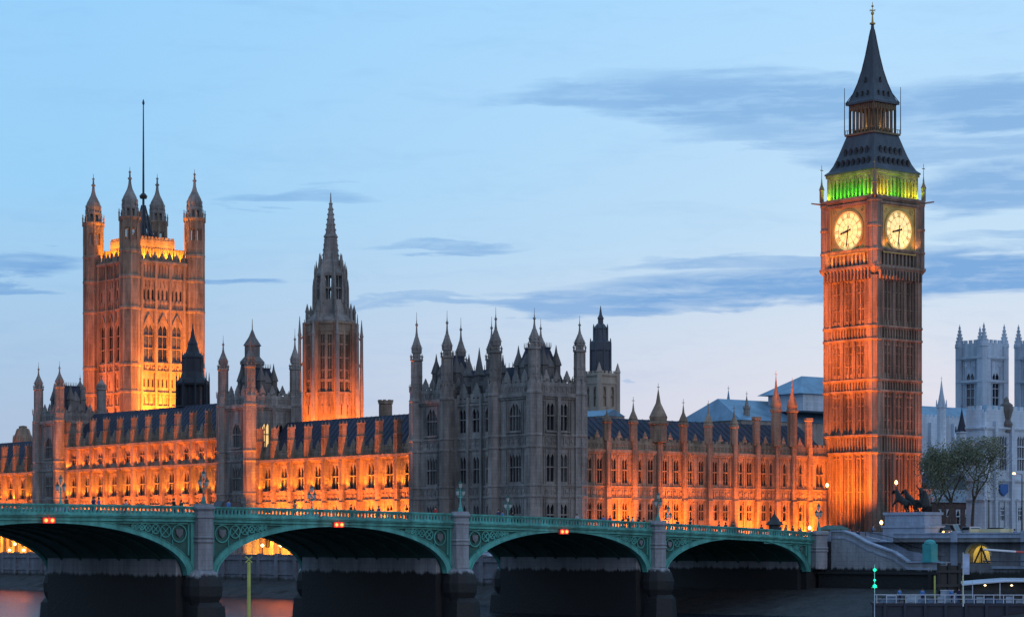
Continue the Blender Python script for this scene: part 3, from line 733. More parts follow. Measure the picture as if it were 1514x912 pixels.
for F in fq:
    D = bpy.data.objects.new('clock_dial', None)
    a = MB(); disc(a, 0, 3.45, .0, .06); D = a.build('clock_dial', DIAL, CT)
    x, y = F.pt(Q, -.2); D.location = (x, y, ZC); D.rotation_euler = (0, 0, F.rot())
    a = MB(); disc(a, 3.45, 3.85, -.1, .26)
    for c in ((-1,-1), (1,-1), (-1,1), (1,1)):      # spandrels in the square panel
        for k in range(8):
            t0, t1 = k*pi/16, (k+1)*pi/16
            p = [(c[0]*3.85*cos(q), c[1]*3.85*sin(q)) for q in (t0, t1)]
            e = [(c[0]*4.1, c[1]*4.1*math.tan(q)) if q <= pi/4+1e-6 else (c[0]*4.1/math.tan(q), c[1]*4.1) for q in (t0, t1)]
            a.add([(p[0][0], -.1, p[0][1]), (p[1][0], -.1, p[1][1]), (e[1][0], -.1, e[1][1]), (e[0][0], -.1, e[0][1])], [(0,1,2,3)])
        for r_ in (.3, .55): a.tube((c[0]*(3.45), -.12, c[1]*(3.45)), (c[0]*(3.45), -.2, c[1]*(3.45)), r_, None, 10)
    for s_ in (-1, 1): a.box(s_*4.1, s_*4.3, -.3, .1, -4.3, 4.3); a.box(-4.1, 4.1, -.3, .1, s_*4.1, s_*4.3)
    a.build('dial_surround', GOLD, D)
    a = MB(); disc(a, 3.27, 3.33, .08, .1); disc(a, 2.32, 2.37, .08, .1); disc(a, 1.15, 1.19, .08, .1)
    for k in range(60):
        q = 2*pi*k/60; a.tube((3.08*sin(q), -.1, 3.08*cos(q)), (3.3*sin(q), -.1, 3.3*cos(q)), .022, None, 4)
    for k in range(12):
        q = 2*pi*(k+.5)/12
        q2 = 2*pi*k/12
        a.tube((1.19*sin(q2), -.09, 1.19*cos(q2)), (2.32*sin(q2), -.09, 2.32*cos(q2)), .022, None, 4)
    ng = MB()
    for k, s_ in enumerate(['XII','I','II','III','IV','V','VI','VII','VIII','IX','X','XI']): numeral(a, s_, 2*pi*k/12, 2.74)
    for k in range(len(a.v)): pass
    a.build('numerals', mat('dial_ironwork' if 'dial_ironwork' not in MATS else 'dial_ironwork_b', (.20,.16,.08), var=.1), D).location = (0, -.09, 0)
    def hand(nm, ang, ln, wd, tail):
        a = MB(); ex = (sin(ang), cos(ang)); px = (cos(ang), -sin(ang))
        pts = [(-tail, wd*1.4), (-tail*.4, wd*.6), (0, wd*1.3), (ln*.72, wd*.75), (ln*.8, wd*1.35), (ln, .02)]
        vs = []
        for d in (-.2, -.28):
            for s_, l in [(1, pts), (-1, pts[::-1])]:
                for (l_, w_) in l: vs.append((ex[0]*l_+s_*px[0]*w_, d, ex[1]*l_+s_*px[1]*w_))
        n_ = len(pts)*2
        a.add(vs, [tuple(range(n_)), tuple(range(n_, 2*n_))]+[(i, (i+1) % n_, n_+(i+1) % n_, n_+i) for i in range(n_)])
        a.build(nm, IRON, D)
    hand('hour_hand', radians(256), 2.0, .17, .7); hand('minute_hand', radians(188), 3.0, .10, .9)
# belfry
Bf = 5.75; a = MB(); zb0, zb1 = 60.95, 65.2
a.box(-Bf+1.1, Bf-1.1, -Bf+1.1, Bf-1.1, zb0, zb1)
a.box(-Bf-.1, Bf+.1, -Bf-.1, Bf+.1, zb0, zb0+.35); a.box(-Bf-.2, Bf+.2, -Bf-.2, Bf+.2, zb1, zb1+.5)
for F in (Face('N', -Bf, -Bf), Face('E', -Bf, -Bf)):
    for i in range(12):
        u = .6+(2*Bf-1.2)*i/11; F.box(a, u-.15, u+.15, -.35, .05, zb0+.35, zb1-.5)
        if i < 11:
            p = (2*Bf-1.2)/11; F.box(a, u+.15, u+p*.38, -.3, 0, zb1-1.1, zb1-.5); F.box(a, u+p*.62, u+p-.15, -.3, 0, zb1-1.1, zb1-.5)
    F.box(a, .3, 2*Bf-.3, -.4, .02, zb1-.5, zb1)
for sx, sy in ((-1,-1), (1,-1), (-1,1), (1,1)): a.lathe(sx*(Bf-.4), sy*(Bf-.4), [(.62, zb0+.3), (.62, zb1)])
for y0 in (1,): a.box(Bf-1.1, Bf-.4, -Bf+1, Bf-.2, zb0, zb1); a.box(-Bf+1, Bf-1.1, Bf-1.1, Bf-.4, zb0, zb1)
bel = a.build('belfry', CLOCKST, CT)
# roofs
def sqroof(a, prof): a.lathe(0, 0, [(r*sqrt(2), z) for r, z in prof], n=4)
a = MB(); r0 = zb1+.5
sqroof(a, [(6.1, r0), (6.1, r0+.25), (5.55, r0+.75), (5.0, r0+1.8), (4.35, r0+3.6), (3.7, r0+5.75), (3.3, r0+7.1)])
lr = a.build('lower_roof', LEAD, CT)
for fi, (F2, sgn) in enumerate(((0, 1), (1, 1))):
    for row, (z, rr, n_) in enumerate(((r0+1.25, 5.25, 7), (r0+3.35, 4.42, 5))):
        for i in range(n_):
            a = MB(); u = (i-(n_-1)/2)*(1.25 if row == 0 else 1.3)
            if fi == 0: a.gable(u-.32, u+.32, -rr-.12, -rr+1.0, z+.75, z+1.3, 'y'); a.box(u-.28, u+.28, -rr-.05, -rr+1.0, z, z+.75)
            else: a.gable(-rr-.12, -rr+1.0, u-.32, u+.32, z+.75, z+1.3, 'x'); a.box(-rr-.05, -rr+1.0, u-.28, u+.28, z, z+.75)
            a.build('dormer', IRON, lr)
a = MB(); l0 = r0+7.1; l1 = l0+5.6; lw = 3.0
a.box(-lw-.55, lw+.55, -lw-.55, lw+.55, l0, l0+.35); a.box(-lw+.5, lw-.5, -lw+.5, lw-.5, l0+.35, l0+1.1)
for i in range(16):
    for F in (Face('N', -lw-.45, -lw-.45), Face('E', -lw-.45, -lw-.45), ):
        u = .05+(2*lw+.8)*i/15; F.box(a, u-.04, u+.04, -.08, 0, l0+.35, l0+1.0)
a.box(-lw-.5, lw+.5, -lw-.5, -lw-.42, l0+1.0, l0+1.08); a.box(-lw-.5, -lw-.42, -lw-.42, lw+.5, l0+1.0, l0+1.08)
for k in range(7):
    u = -lw+.15+(2*lw-.3)*k/6
    for (x, y) in ((u, -lw+.15), (u, lw-.15), (-lw+.15, u), (lw-.15, u)):
        a.box(x-.16, x+.16, y-.16, y+.16, l0+.35, l1-.9)
a.box(-lw, lw, -lw, lw, l1-.9, l1); a.box(-1, 1, -1, 1, l0+.3, l1-.9)
for k in range(14):
    u = -lw+.2+(2*lw-.4)*k/13; a.box(u-.06, u+.06, -lw-.1, -lw, l1-1.2, l1-.05); a.box(-lw-.1, -lw, u-.06, u+.06, l1-1.2, l1-.05)
a.build('lantern', mat('lantern_ironwork', (.16,.11,.06), rough=.6, var=.35), CT)
a = MB(); top = (HY-40)/8.14-BZ
s0 = l1
sqroof(a, [(3.42, s0), (3.42, s0+.35), (3.0, s0+.9), (2.45, s0+2.2), (1.85, s0+4.2), (1.33, s0+6.5), (.86, s0+9.3), (.46, s0+12.2), (.24, top-.8), (.18, top)])
for s_ in (-1, 1):
    for q in (-1, 1):
        pts = [(3.42, s0+.35), (2.45, s0+2.2), (1.85, s0+4.2), (1.33, s0+6.5), (.86, s0+9.3), (.46, s0+12.2), (.24, top-.8)]
        for (r1, z1), (r2, z2) in zip(pts, pts[1:]): a.tube((s_*r1, q*r1, z1), (s_*r2, q*r2, z2), .09, .07, 4)
        a.tube((s_*3.55, q*3.55, s0-5.3), (s_*3.55, q*3.55, s0+3.2), .09, .05, 4)
spr = a.build('spire', LEAD, CT)
for fi in range(2):
    for z, rr, n_ in ((s0+1.4, 2.75, 3), (s0+4.0, 1.95, 1)):
        for i in range(n_):
            a = MB(); u = (i-(n_-1)/2)*1.3
            if fi == 0: a.gable(u-.25, u+.25, -rr-.15, -rr+.8, z, z+.9, 'y')
            else: a.gable(-rr-.15, -rr+.8, u-.25, u+.25, z, z+.9, 'x')
            a.build('dormer', IRON, spr)
a = MB(); ft = (HY-6)/8.14-BZ
a.lathe(0, 0, [(.2, top), (.55, top+.15), (.55, top+.35), (.2, top+.5), (.12, top+1.8), (.3, top+2.0), (.3, top+2.3), (.08, top+2.5), (.05, ft)], n=8)
a.box(-.7, .7, -.05, .05, top+2.6, top+2.7); a.box(-.05, .05, -.7, .7, top+2.6, top+2.7)
a.lathe(0, 0, [(.02, ft-1.0), (.28, ft-.75), (.02, ft-.5)], n=8); a.box(-.4, .4, -.03, .03, ft-1.5, ft-1.42)
a.build('finial', GOLD, CT)

# ================================================================ GREAT SQUARE TOWER
VX, VY = PA.inv(-565/F_PX*620, 620)
VT = thing('great_square_tower', 'huge square floodlit tower at the left with four turrets and a flagpole', 'tower', PA, VX, VY, 0)
V = 19.6; k = 5.65
def zv(py): return (HY-py)/k
a = MB(); ct = zv(385)
a.box(.8, V, .8, V, 0, ct)
big = (zv(532), zv(476)); sm1 = (zv(441), zv(424)); sm2 = (zv(571), zv(557))
fv = (Face('N', 0, 0), Face('E', 0, 0))
vw = []
for F in fv:
    wins = []
    for i in range(3):
        c = 3.4+(V-6.8)*(i+.5)/3
        wins.append((c, 2.8, *big))
    for i in range(9 if F.k == 'N' else 6):
        n_ = 9 if F.k == 'N' else 6; c = 3.4+(V-6.8)*(i+.5)/n_ + (0 if n_ == 6 else ((i % 3)-1)*-.12)
        wins.append((c, .8, *sm1)); wins.append((c, .6, *sm2))
    wall(a, F, .8, V, 0, ct, wins, .8)
    for z in (zv(548), zv(536), zv(456), zv(410), zv(580), zv(600)): string(a, F, 2, V-2, z, .4, .4)
    quatre(a, F, 2.5, V-2.5, zv(547), zv(537), .25)
    panels(a, F, 2.6, V-2.6, zv(455), zv(443), 1.1, .25); panels(a, F, 2.6, V-2.6, zv(409), ct-.3, .9, .25); panels(a, F, 2.6, V-2.6, zv(422), zv(411), 1.1, .22)
    for i in range(4):
        u = 3.4+(V-6.8)*i/3; F.box(a, u-.35, u+.35, 0, .5, 20, ct); F.box(a, u-.6, u+.6, 0, .25, zv(536), zv(456))
    for i in range(3):
        c = 3.4+(V-6.8)*(i+.5)/3
        for d in (-1.65, 1.65): F.box(a, c+d-.1, c+d+.1, 0, .3, zv(536), zv(456))
        # moulded gable over each great window
        for s_ in (-1, 1):
            x0, y0 = F.pt(c+s_*1.6, .2); x1, y1 = F.pt(c, .2); a.tube((x0, y0, zv(476)-.5), (x1, y1, zv(462)), .18, None, 4)
    for px in (zv(592), ): panels(a, F, 3, V-3, zv(598), zv(582), 1.4, .25)
    string(a, F, 1.5, V-1.5, ct-.2, .6, .6)
    for wn in wins: window(VT, F, wn[0], wn[1], wn[2], wn[3], 2 if wn[1] > 1 else 1, pointed=wn[1] > 1, transoms=2 if wn[1] > 1 else 0)
a.build('wall', STONE, VT)
# crown: lit pierced parapet, stepped up in the middle
a = MB()
for F in fv:
    F.box(a, 2.6, V-1, -3.0, -2.6, ct, zv(361))
    F.box(a, 4.6, V-4.6, -3.05, -2.55, zv(361), zv(349))
    panels(a, Face(F.k, 2.6, 2.6), 1.0, V-4.6, ct+.2, zv(362), .95, .3)
    battlement(a, Face(F.k, 2.6, 2.6), 2.2, V-7.2, zv(349), .8, 1.0)
    for i in range(7):
        u = 3.2+(V-6.4)*i/6; crest(a, F, u, ct+.6, 1.3)
    battlement(a, F, 2, V-2, ct+.4, 1.0, 1.2)
    for i in range(5):
        u = 3.2+(V-6.4)*i/4; x, y = F.pt(u, .1); pinnacle(a, x, y, .22, ct, ct+1.8, ct+4.0)
a.box(V-.6, V-.2, 1, V-1, ct, zv(361)); a.box(1, V-1, V-.6, V-.2, ct, zv(361))
a.build('parapet', STONE, VT)
def big_turret(x, y, ztip):
    r = 2.6; z1 = ztip-zv(262)+zv(329); a = MB()
    zo0, zo1 = z1-6.2, z1-3.0
    a.lathe(x, y, [(r, 0), (r, zo0), (r*1.0, zo0)])
    a.lathe(x, y, [(r, zo1), (r, z1-1.0), (r*1.15, z1-.3), (r*1.15, z1)]); a.lathe(x, y, [(r*.16, zo0-.1), (r*.16, zo1+.1)])
    for py in (372, 410, 456, 540, 580): a.lathe(x, y, [(r*1.02, zv(py)-.3), (r*1.1, zv(py)), (r*1.1, zv(py)+.5), (r*1.02, zv(py)+.7)])
    for i in range(8):
        t_ = pi/8+i*pi/4; a.lathe(x+r*.97*cos(t_), y+r*.97*sin(t_), [(.26, 0), (.26, z1-1)], n=4)
        a.lathe(x+r*.93*cos(t_), y+r*.93*sin(t_), [(.38, zo0), (.38, zo1)], n=4)
        t2 = i*pi/4
        for j in (-1, 0, 1):
            q = t2+j*.13; a.lathe(x+r*.94*cos(q), y+r*.94*sin(q), [(.09, 0), (.09, z1-1)], n=4)
        pinnacle(a, x+r*1.08*cos(t_), y+r*1.08*sin(t_), .2, z1-1.2, z1+.9, z1+2.2)
    o = a.build('turret', STONE, VT)
    c = MB(); h = ztip-z1
    for i in range(8):
        t_ = pi/8+i*pi/4; c.lathe(x+1.75*cos(t_), y+1.75*sin(t_), [(.36, z1), (.36, z1+h*.2)], n=4)
        pinnacle(c, x+2.0*cos(t_), y+2.0*sin(t_), .17, z1+h*.18, z1+h*.25, z1+h*.38)
        for j in range(5):
            f = j/5; rr = 2.0-1.6*f**.7; c.lathe(x+rr*cos(t_), y+rr*sin(t_), [(.17, z1+h*(.34+.3*f)), (.03, z1+h*(.34+.3*f)+.7)], n=4)
    c.lathe(x, y, [(.9, z1), (.9, z1+h*.2)])
    c.lathe(x, y, [(1.95, z1+h*.17), (2.1, z1+h*.2), (2.1, z1+h*.23), (1.75, z1+h*.25), (1.98, z1+h*.31), (2.02, z1+h*.36), (1.75, z1+h*.44), (1.15, z1+h*.54), (.7, z1+h*.62), (.42, z1+h*.72), (.26, ztip-1.6), (.2, ztip-.6), (.05, ztip)])
    c.lathe(x, y, [(.1, ztip-2.3), (.55, ztip-2.0), (.55, ztip-1.7), (.1, ztip-1.4)]); c.lathe(x, y, [(.1, ztip-.5), (.4, ztip-.2), (.1, ztip+.2)]); c.tube((x, y, ztip-.2), (x, y, ztip+1.2), .09, .05, 4)
    c.build('cap', STONE2, o)
for (x, y), tip in zip(((0, 0), (V, 0), (0, V), (V, V)), (97.3, 98.6, 97.8, 99.8)): big_turret(x, y, tip)
# iron lantern and flagpole on the roof
a = MB(); mx = PA.lx(212, VY+V*.62)-VX; my = V*.62
a.lathe(mx, my, [(4.2, ct), (3.8, zv(352)), (1.3, zv(349)), (.8, zv(325)), (.6, zv(308)), (.4, zv(290))], n=8)
for i in range(8):
    t_ = pi/8+i*pi/4; pinnacle(a, mx+3.7*cos(t_), my+3.7*sin(t_), .35, ct+2, zv(345), zv(328))
    pinnacle(a, mx+2.2*cos(t_), my+2.2*sin(t_), .25, ct+2, zv(335), zv(314))
    a.tube((mx+3.7*cos(t_), my+3.7*sin(t_), zv(345)), (mx+.9*cos(t_), my+.9*sin(t_), zv(318)), .14, None, 4)
for i in range(8):
    t_ = i*pi/4; a.tube((mx+4*cos(t_), my+4*sin(t_), ct+3), (mx+.5*cos(t_), my+.5*sin(t_), zv(290)), .25, .15, 4)
ro = a.build('roof', LEAD, VT)
a = MB(); a.lathe(mx, my, [(.4, zv(345)), (.32, zv(285)), (.22, zv(205)), (.14, zv(138)), (.32, zv(136)), (.32, zv(134)), (.05, zv(129))], n=8)
a.lathe(mx, my, [(.9, zv(280)), (1.1, zv(276)), (.5, zv(272))], n=8)
a.build('flagpole', IRON, VT)

# ================================================================ OCTAGONAL CENTRAL TOWER
ck = 6.67; cY = 525; cX = (489-CX)/F_PX*cY; ax, ay = PA.inv(cX, cY)
OT = thing('octagonal_spire_tower', 'octagonal stone tower with a tall lantern and needle spire, floodlit orange below', 'tower', PA, ax, ay, 0)
zc = lambda py: (HY-py)/ck
a = MB(); R = 5.85; rot = pi/8
a.lathe(0, 0, [(R-.7, 5), (R-.7, zc(478))])
for i in range(8):
    t0 = pi/8+i*pi/4; tm = t0+pi/8
    # corner shafts and recessed two-light walls
    a.lathe(R*cos(t0), R*sin(t0), [(.55, 5), (.5, zc(478))], n=6)
    n0 = (cos(tm), sin(tm)); tg = (-sin(tm), cos(tm)); ap = R*cos(pi/8)
    def slab(u0, u1, d0, d1, z0, z1):
        vs = []
        for z in (z0, z1):
            for u, d in ((u0, d0), (u1, d0), (u1, d1), (u0, d1)): vs.append((n0[0]*(ap+d)+tg[0]*u, n0[1]*(ap+d)+tg[1]*u, z))
        a.add(vs, [(3,2,1,0),(4,5,6,7),(0,1,5,4),(1,2,6,5),(2,3,7,6),(3,0,4,7)])
    for u0, u1 in ((-2.4, -1.35), (-.2, .2), (1.35, 2.4)): slab(u0, u1, -.8, 0, zc(582), zc(492))
    slab(-2.4, 2.4, -.8, .02, 5, zc(582)); slab(-2.4, 2.4, -.8, .02, zc(492), zc(478)); slab(-2.4, 2.4, .02, .2, zc(584), zc(581)); slab(-2.6, 2.6, .02, .3, zc(481), zc(478)); slab(-1.35, 1.35, -.6, -.1, zc(566), zc(562))
    slab(-1.5, -1.38, 0, .15, zc(582), zc(490)); slab(1.38, 1.5, 0, .15, zc(582), zc(490))
    for u_ in (-.775, .775): slab(u_-.07, u_+.07, -.55, -.2, zc(582), zc(492)); slab(u_-.55, u_-.38, -.6, -.2, zc(582), zc(492)); slab(u_+.38, u_+.55, -.6, -.2, zc(582), zc(492))
    for py in (512, 532, 550): slab(-1.35, 1.35, -.6, -.25, zc(py), zc(py-2))
    slab(-1.35, 1.35, -.6, -.1, zc(497), zc(492))
    for u_ in (-1.2, -.4, .4, 1.2): slab(u_-.06, u_+.06, .02, .16, zc(600), zc(586))
    # small gabled openings lower down
    slab(-.9, -.6, .02, .3, zc(615), zc(602)); slab(.6, .9, .02, .3, zc(615), zc(602))
drum = a.build('drum', STONE, OT)
for i in range(8):
    t0 = pi/8+i*pi/4; tm = t0+pi/8; ap = R*cos(pi/8)
    g_ = MB(); d = ap-.62
    for u_ in (-.775, .775):
        c_ = (cos(tm)*d-sin(tm)*u_, sin(tm)*d+cos(tm)*u_); tg = (-sin(tm)*.56, cos(tm)*.56)
        g_.add([(c_[0]-tg[0], c_[1]-tg[1], zc(581)), (c_[0]+tg[0], c_[1]+tg[1], zc(581)), (c_[0]+tg[0], c_[1]+tg[1], zc(493)), (c_[0]-tg[0], c_[1]-tg[1], zc(493))], [(0,1,2,3)])
    g_.build('window', GLASS, OT)
    # buttress with pinnacle and flying arch
    b_ = MB(); rr = R+1.15; x, y = rr*cos(t0), rr*sin(t0)
    b_.lathe(x, y, [(.62, 5), (.5, zc(600)), (.38, zc(540)), (.34, zc(498)), (.45, zc(497)), (.3, zc(492)), (.05, zc(466)-random.random())], n=6)
    b_.tube((rr*cos(t0), rr*sin(t0), zc(545)), ((R-.2)*cos(t0), (R-.2)*sin(t0), zc(530)), .18, None, 4); b_.tube((rr*cos(t0), rr*sin(t0), zc(505)), ((R-.2)*cos(t0), (R-.2)*sin(t0), zc(492)), .15, None, 4)
    x2, y2 = (R-.55)*cos(t0), (R-.55)*sin(t0)
    b_.lathe(x2, y2, [(.42, zc(480)), (.38, zc(463)), (.5, zc(462)), (.05, zc(450))], n=4)
    x3, y3 = (R-1.5)*cos(t0), (R-1.5)*sin(t0); b_.lathe(x3, y3, [(.3, zc(478)), (.28, zc(466)), (.04, zc(456))], n=4)
    b_.build('pinnacle', STONE2, OT)
a = MB()
a.lathe(0, 0, [(R-.2, zc(478)), (R-.2, zc(475)), (5.0, zc(471)), (3.9, zc(464)), (3.55, zc(455)), (3.4, zc(446)), (3.4, zc(444))])
L_ = 3.15
for i in range(8):
    t0 = pi/8+i*pi/4; a.lathe(L_*cos(t0), L_*sin(t0), [(.66, zc(449)), (.52, zc(405))], n=4)
    a.lathe((L_+.45)*cos(t0), (L_+.45)*sin(t0), [(.22, zc(458)), (.2, zc(403)), (.03, zc(392))], n=4)
    a.lathe((L_-.6)*cos(t0), (L_-.6)*sin(t0), [(.28, zc(400)), (.2, zc(385)), (.03, zc(375))], n=4)
    tm = t0+pi/8; ap = L_*cos(pi/8); a.lathe(ap*cos(tm), ap*sin(tm), [(.1, zc(449)), (.1, zc(405))], n=4)
a.lathe(0, 0, [(L_+.1, zc(433)), (L_+.1, zc(432))]) if False else None
a.lathe(0, 0, [(L_*.98, zc(428)), (L_*.98, zc(426))])
for i in range(8):
    t0 = pi/8+i*pi/4
    a.lathe((L_+.75)*cos(t0), (L_+.75)*sin(t0), [(.3, zc(470)), (.24, zc(425)), (.03, zc(412))], n=4)
    a.lathe((L_+.1)*cos(t0), (L_+.1)*sin(t0), [(.25, zc(405)), (.2, zc(396)), (.03, zc(386))], n=4)
a.lathe(0, 0, [(L_+.2, zc(409)), (L_+.3, zc(405)), (L_-.2, zc(400)), (2.45, zc(393)), (2.45, zc(388)), (1.9, zc(384))])
a.build('lantern', STONE2, OT)
a = MB(); a.lathe(0, 0, [(1.95, zc(388)), (1.42, zc(352)), (1.62, zc(351)), (1.62, zc(349)), (1.2, zc(347)), (.35, zc(303)), (.5, zc(301)), (.2, zc(299)), (.08, zc(285))])
for i in range(8):
    t0 = pi/8+i*pi/4
    for j in range(11):
        f = j/11; rr = 1.95*(1-f)+.35*f; z = zc(386)+(zc(303)-zc(386))*f; a.lathe((rr+.05)*cos(t0), (rr+.05)*sin(t0), [(.16, z), (.02, z+.45)], n=4)
    if i % 2: a.lathe(2.4*cos(t0), 2.4*sin(t0), [(.2, zc(388)), (.16, zc(380)), (.02, zc(374))], n=4)
a.build('spire', STONE2, OT)

# ================================================================ DARK VENTILATION TOWER (in front of the great tower)
def put(px, Y): return PA.inv((px-CX)/F_PX*Y, Y)
vx, vy = put(285, 490); kk = F_PX/490; zq = lambda py: (HY-py)/kk
t = thing('ventilation_tower', 'dark octagonal louvred turret with a bell roof standing against the floodlit square tower', 'turret', PA, vx, vy, 0)
a = MB(); a.lathe(0, 0, [(3.3, 14), (3.3, zq(603)), (3.6, zq(602)), (3.6, zq(600)), (1.9, zq(599)), (1.9, zq(570))])
for i in range(8):
    t0 = pi/8+i*pi/4
    a.lathe(2.95*cos(t0), 2.95*sin(t0), [(.3, zq(600)), (.3, zq(568))], n=4); a.lathe(3.4*cos(t0), 3.4*sin(t0), [(.2, zq(602)), (.14, zq(560)), (.03, zq(550))], n=4)
    tm = t0+pi/8; a.lathe(2.7*cos(tm), 2.7*sin(tm), [(.15, zq(600)), (.15, zq(568))], n=4)
a.build('body', DARKLEAD, t)
a = MB(); a.lathe(0, 0, [(3.3, zq(570)), (3.45, zq(567)), (3.2, zq(563)), (2.55, zq(558)), (2.2, zq(550)), (2.1, zq(530)), (2.3, zq(529)), (2.2, zq(526)), (1.45, zq(521)), (.95, zq(510)), (1.05, zq(509)), (.55, zq(500)), (.22, zq(488)), (.05, zq(478))])
for i in range(8):
    t0 = pi/8+i*pi/4; a.lathe(2.15*cos(t0), 2.15*sin(t0), [(.14, zq(556)), (.12, zq(528)), (.03, zq(520))], n=4)
a.build('roof', DARKLEAD, t)
# pinnacles just behind the tall wing's roof
# ---- pale tower behind the pavilion
vx, vy = put(888, 460); kk = F_PX/460
t = thing('belfry_tower', 'pale square stone tower with a dark louvred lantern behind the grey pavilion', 'tower', PA, vx, vy, 0)
h = 2.35
a = MB(); Fs = (Face('N', -h, -h), Face('E', -h, -h))
a.box(-h+.4, h, -h+.4, h, 8, zq(555)*0+ (HY-555)/kk)
z_ = lambda py: (HY-py)/kk
for F in Fs:
    wins = [(1.35, .85, z_(602), z_(572)), (3.35, .85, z_(602), z_(572))]
    wall(a, F, .4, 2*h, 8, z_(555), wins, .4); string(a, F, .3, 2*h, z_(568), .25, .2); string(a, F, .2, 2*h, z_(556), .3, .3); battlement(a, F, .3, 2*h, z_(555), .8, 1.0)
    for wn in wins: window(t, F, *wn, 1, m=STONE, transoms=1)
a.build('wall', mat('stone_pale', (.36,.315,.26), var=.3, scale=.5, streak=True, bump=.4), t)
for sx in (-1, 1):
    for sy in (-1, 1):
        b_ = MB(); b_.lathe(sx*h, sy*h, [(.5, 8), (.5, z_(552)), (.62, z_(551)), (.5, z_(548)), (.05, z_(537))]); b_.build('corner_turret', MATS['stone_pale'], t)
a = MB(); a.lathe(0, 0, [(2.0, z_(553)), (2.0, z_(520)), (2.15, z_(518)), (2.15, z_(506)), (1.5, z_(503)), (1.35, z_(487)), (1.5, z_(486)), (.9, z_(480)), (.55, z_(478)), (.55, z_(472)), (.7, z_(471)), (.3, z_(465)), (.05, z_(452))])
for i in range(8):
    t0 = pi/8+i*pi/4; a.lathe(2.1*cos(t0), 2.1*sin(t0), [(.16, z_(553)), (.14, z_(508)), (.03, z_(500))], n=4); a.lathe(1.45*cos(t0), 1.45*sin(t0), [(.12, z_(505)), (.12, z_(484)), (.02, z_(479))], n=4)
a.build('lantern', LEAD, t)
# ---- square chimney, lit dome
vx, vy = put(570, 440); kk = F_PX/440
t = thing('palace_chimney', 'short battlemented brick-coloured stack above the roof beside the grey pavilion', 'chimney', PA, vx, vy, 0)
a = MB(); a.lathe(0, 0, [(1.15, 10), (1.15, z_(598)), (1.4, z_(597)), (1.4, z_(594))]); 
for i in range(8):
    t0 = i*pi/4; a.box(1.2*cos(t0)-.2, 1.2*cos(t0)+.2, 1.2*sin(t0)-.2, 1.2*sin(t0)+.2, z_(594), z_(591)); a.lathe(1.15*cos(t0+pi/8), 1.15*sin(t0+pi/8), [(.12, 10), (.12, z_(598))], n=4)
a.build('shaft', STONE, t)
vx, vy = put(34, 570); kk = F_PX/570
t = thing('stair_turret', 'round-topped floodlit stone turret rising behind the far left wing', 'turret', PA, vx, vy, 0)
a = MB(); a.lathe(0, 0, [(2.3, 10), (2.3, z_(652)), (2.1, z_(645)), (1.75, z_(638)), (1.5, z_(634)), (1.0, z_(633)), (1.0, z_(630)), (.3, z_(629))], n=12)
for i in range(12): t0 = i*pi/6; a.lathe(2.3*cos(t0), 2.3*sin(t0), [(.22, 10), (.2, z_(650)), (.05, z_(643))], n=4)
a.build('body', STONE, t)

# ================================================================ ROOFS AND SPIRES BEHIND THE NORTH FRONT
def at(px, py, Y): return ((px-CX)/F_PX*Y, (HY-py)*Y/F_PX)
vx, vy = put(1130, 500); kk = F_PX/500
t = thing('great_hall', 'hall with a pale blue metal roof, just left of the clock tower', 'hall', PA, vx, vy, 0)
def lxof(px, ly_abs): return PA.lx(px, ly_abs)-vx
x0, x1 = lxof(1096, vy), lxof(1222, vy); xm = lxof(1150, vy)
a = MB(); a.box(x0, x1+20, 0, 19.6, 0, z_(622)-.02); a.build('wall', STONE2, t)
a = MB(); a.gable(x0-.4, x1+20, -.3, 20, z_(622), z_(587), 'x', 3); a.build('roof', BLUEROOF, t)
a = MB(); a.box(lxof(1175, vy), x1+20, -2.5, 8, z_(605), z_(580)); a.build('upper_wall', PALE, t)
a = MB(); a.gable(lxof(1168, vy), x1+22, -3.2, 10, z_(580)+.02, z_(550), 'x', 7); a.build('upper_roof', BLUEROOF, t)
t = thing('glazed_roof', 'flat pale blue roof just right of the grey pavilion, in front of the pale belfry', 'roof', PA, *put(890, 440), 0)
kk = F_PX/440; a = MB(); a.gable(-2.4, 3.2, -3, 14, z_(616), z_(606), 'y'); a.build('roof', BLUEROOF, t)
a = MB(); a.box(-2.3, 3.1, -2.8, 13.8, 5, z_(616)-.02); a.build('wall', STONE2, t)
def spirelet(px, ytip, ybase, wpx, Y, label, m, ztop=None, n=8):
    kk_ = F_PX/Y; z = lambda py: (HY-py)/kk_; lx, ly = put(px, Y)
    t = thing('spirelet', label, 'spire', PA, lx, ly, 0); r = wpx/kk_/2
    a = MB(); zt, zb = z(ytip), z(ybase); H = zt-zb
    a.lathe(0, 0, [(r, 0), (r, zb), (r*1.2, zb+.1), (r*1.2, zb+.4)]); a.build('shaft', m[0], t)
    a = MB(); a.lathe(0, 0, [(r*1.05, zb+.4), (r*.85, zb+H*.15), (r*.4, zb+H*.55), (.06, zt)])
    for i in range(8):
        t0 = pi/8+i*pi/4; a.lathe(r*1.1*cos(t0), r*1.1*sin(t0), [(r*.14, zb+.3), (r*.12, zb+H*.14), (.03, zb+H*.3)], n=4)
    a.tube((0, 0, zt-.3), (0, 0, zt+1), .05, .03, 4); a.box(-.3, .3, -.04, .04, zt+.4, zt+.5)
    a.build('cap', m[1], t)
PALEM = (ABBEY, ABBEY)
spirelet(1077, 577, 622, 17, 520, 'bluish cone spirelet behind the north front roof, left of the pale blue hall roof', (STONE2, BLUEROOF))
spirelet(1104, 585, 605, 10, 500, 'tiny pinnacle at the left gable of the pale blue hall roof', (STONE2, STONE2))
spirelet(1392, 562, 603, 14, 600, 'slim pointed spire directly right of the clock tower, above the tree', (ABBEY, ABBEY))
spirelet(1422, 604, 641, 17, 470, 'short dark slate cone just above the tree crown', (PALE, SLATE))
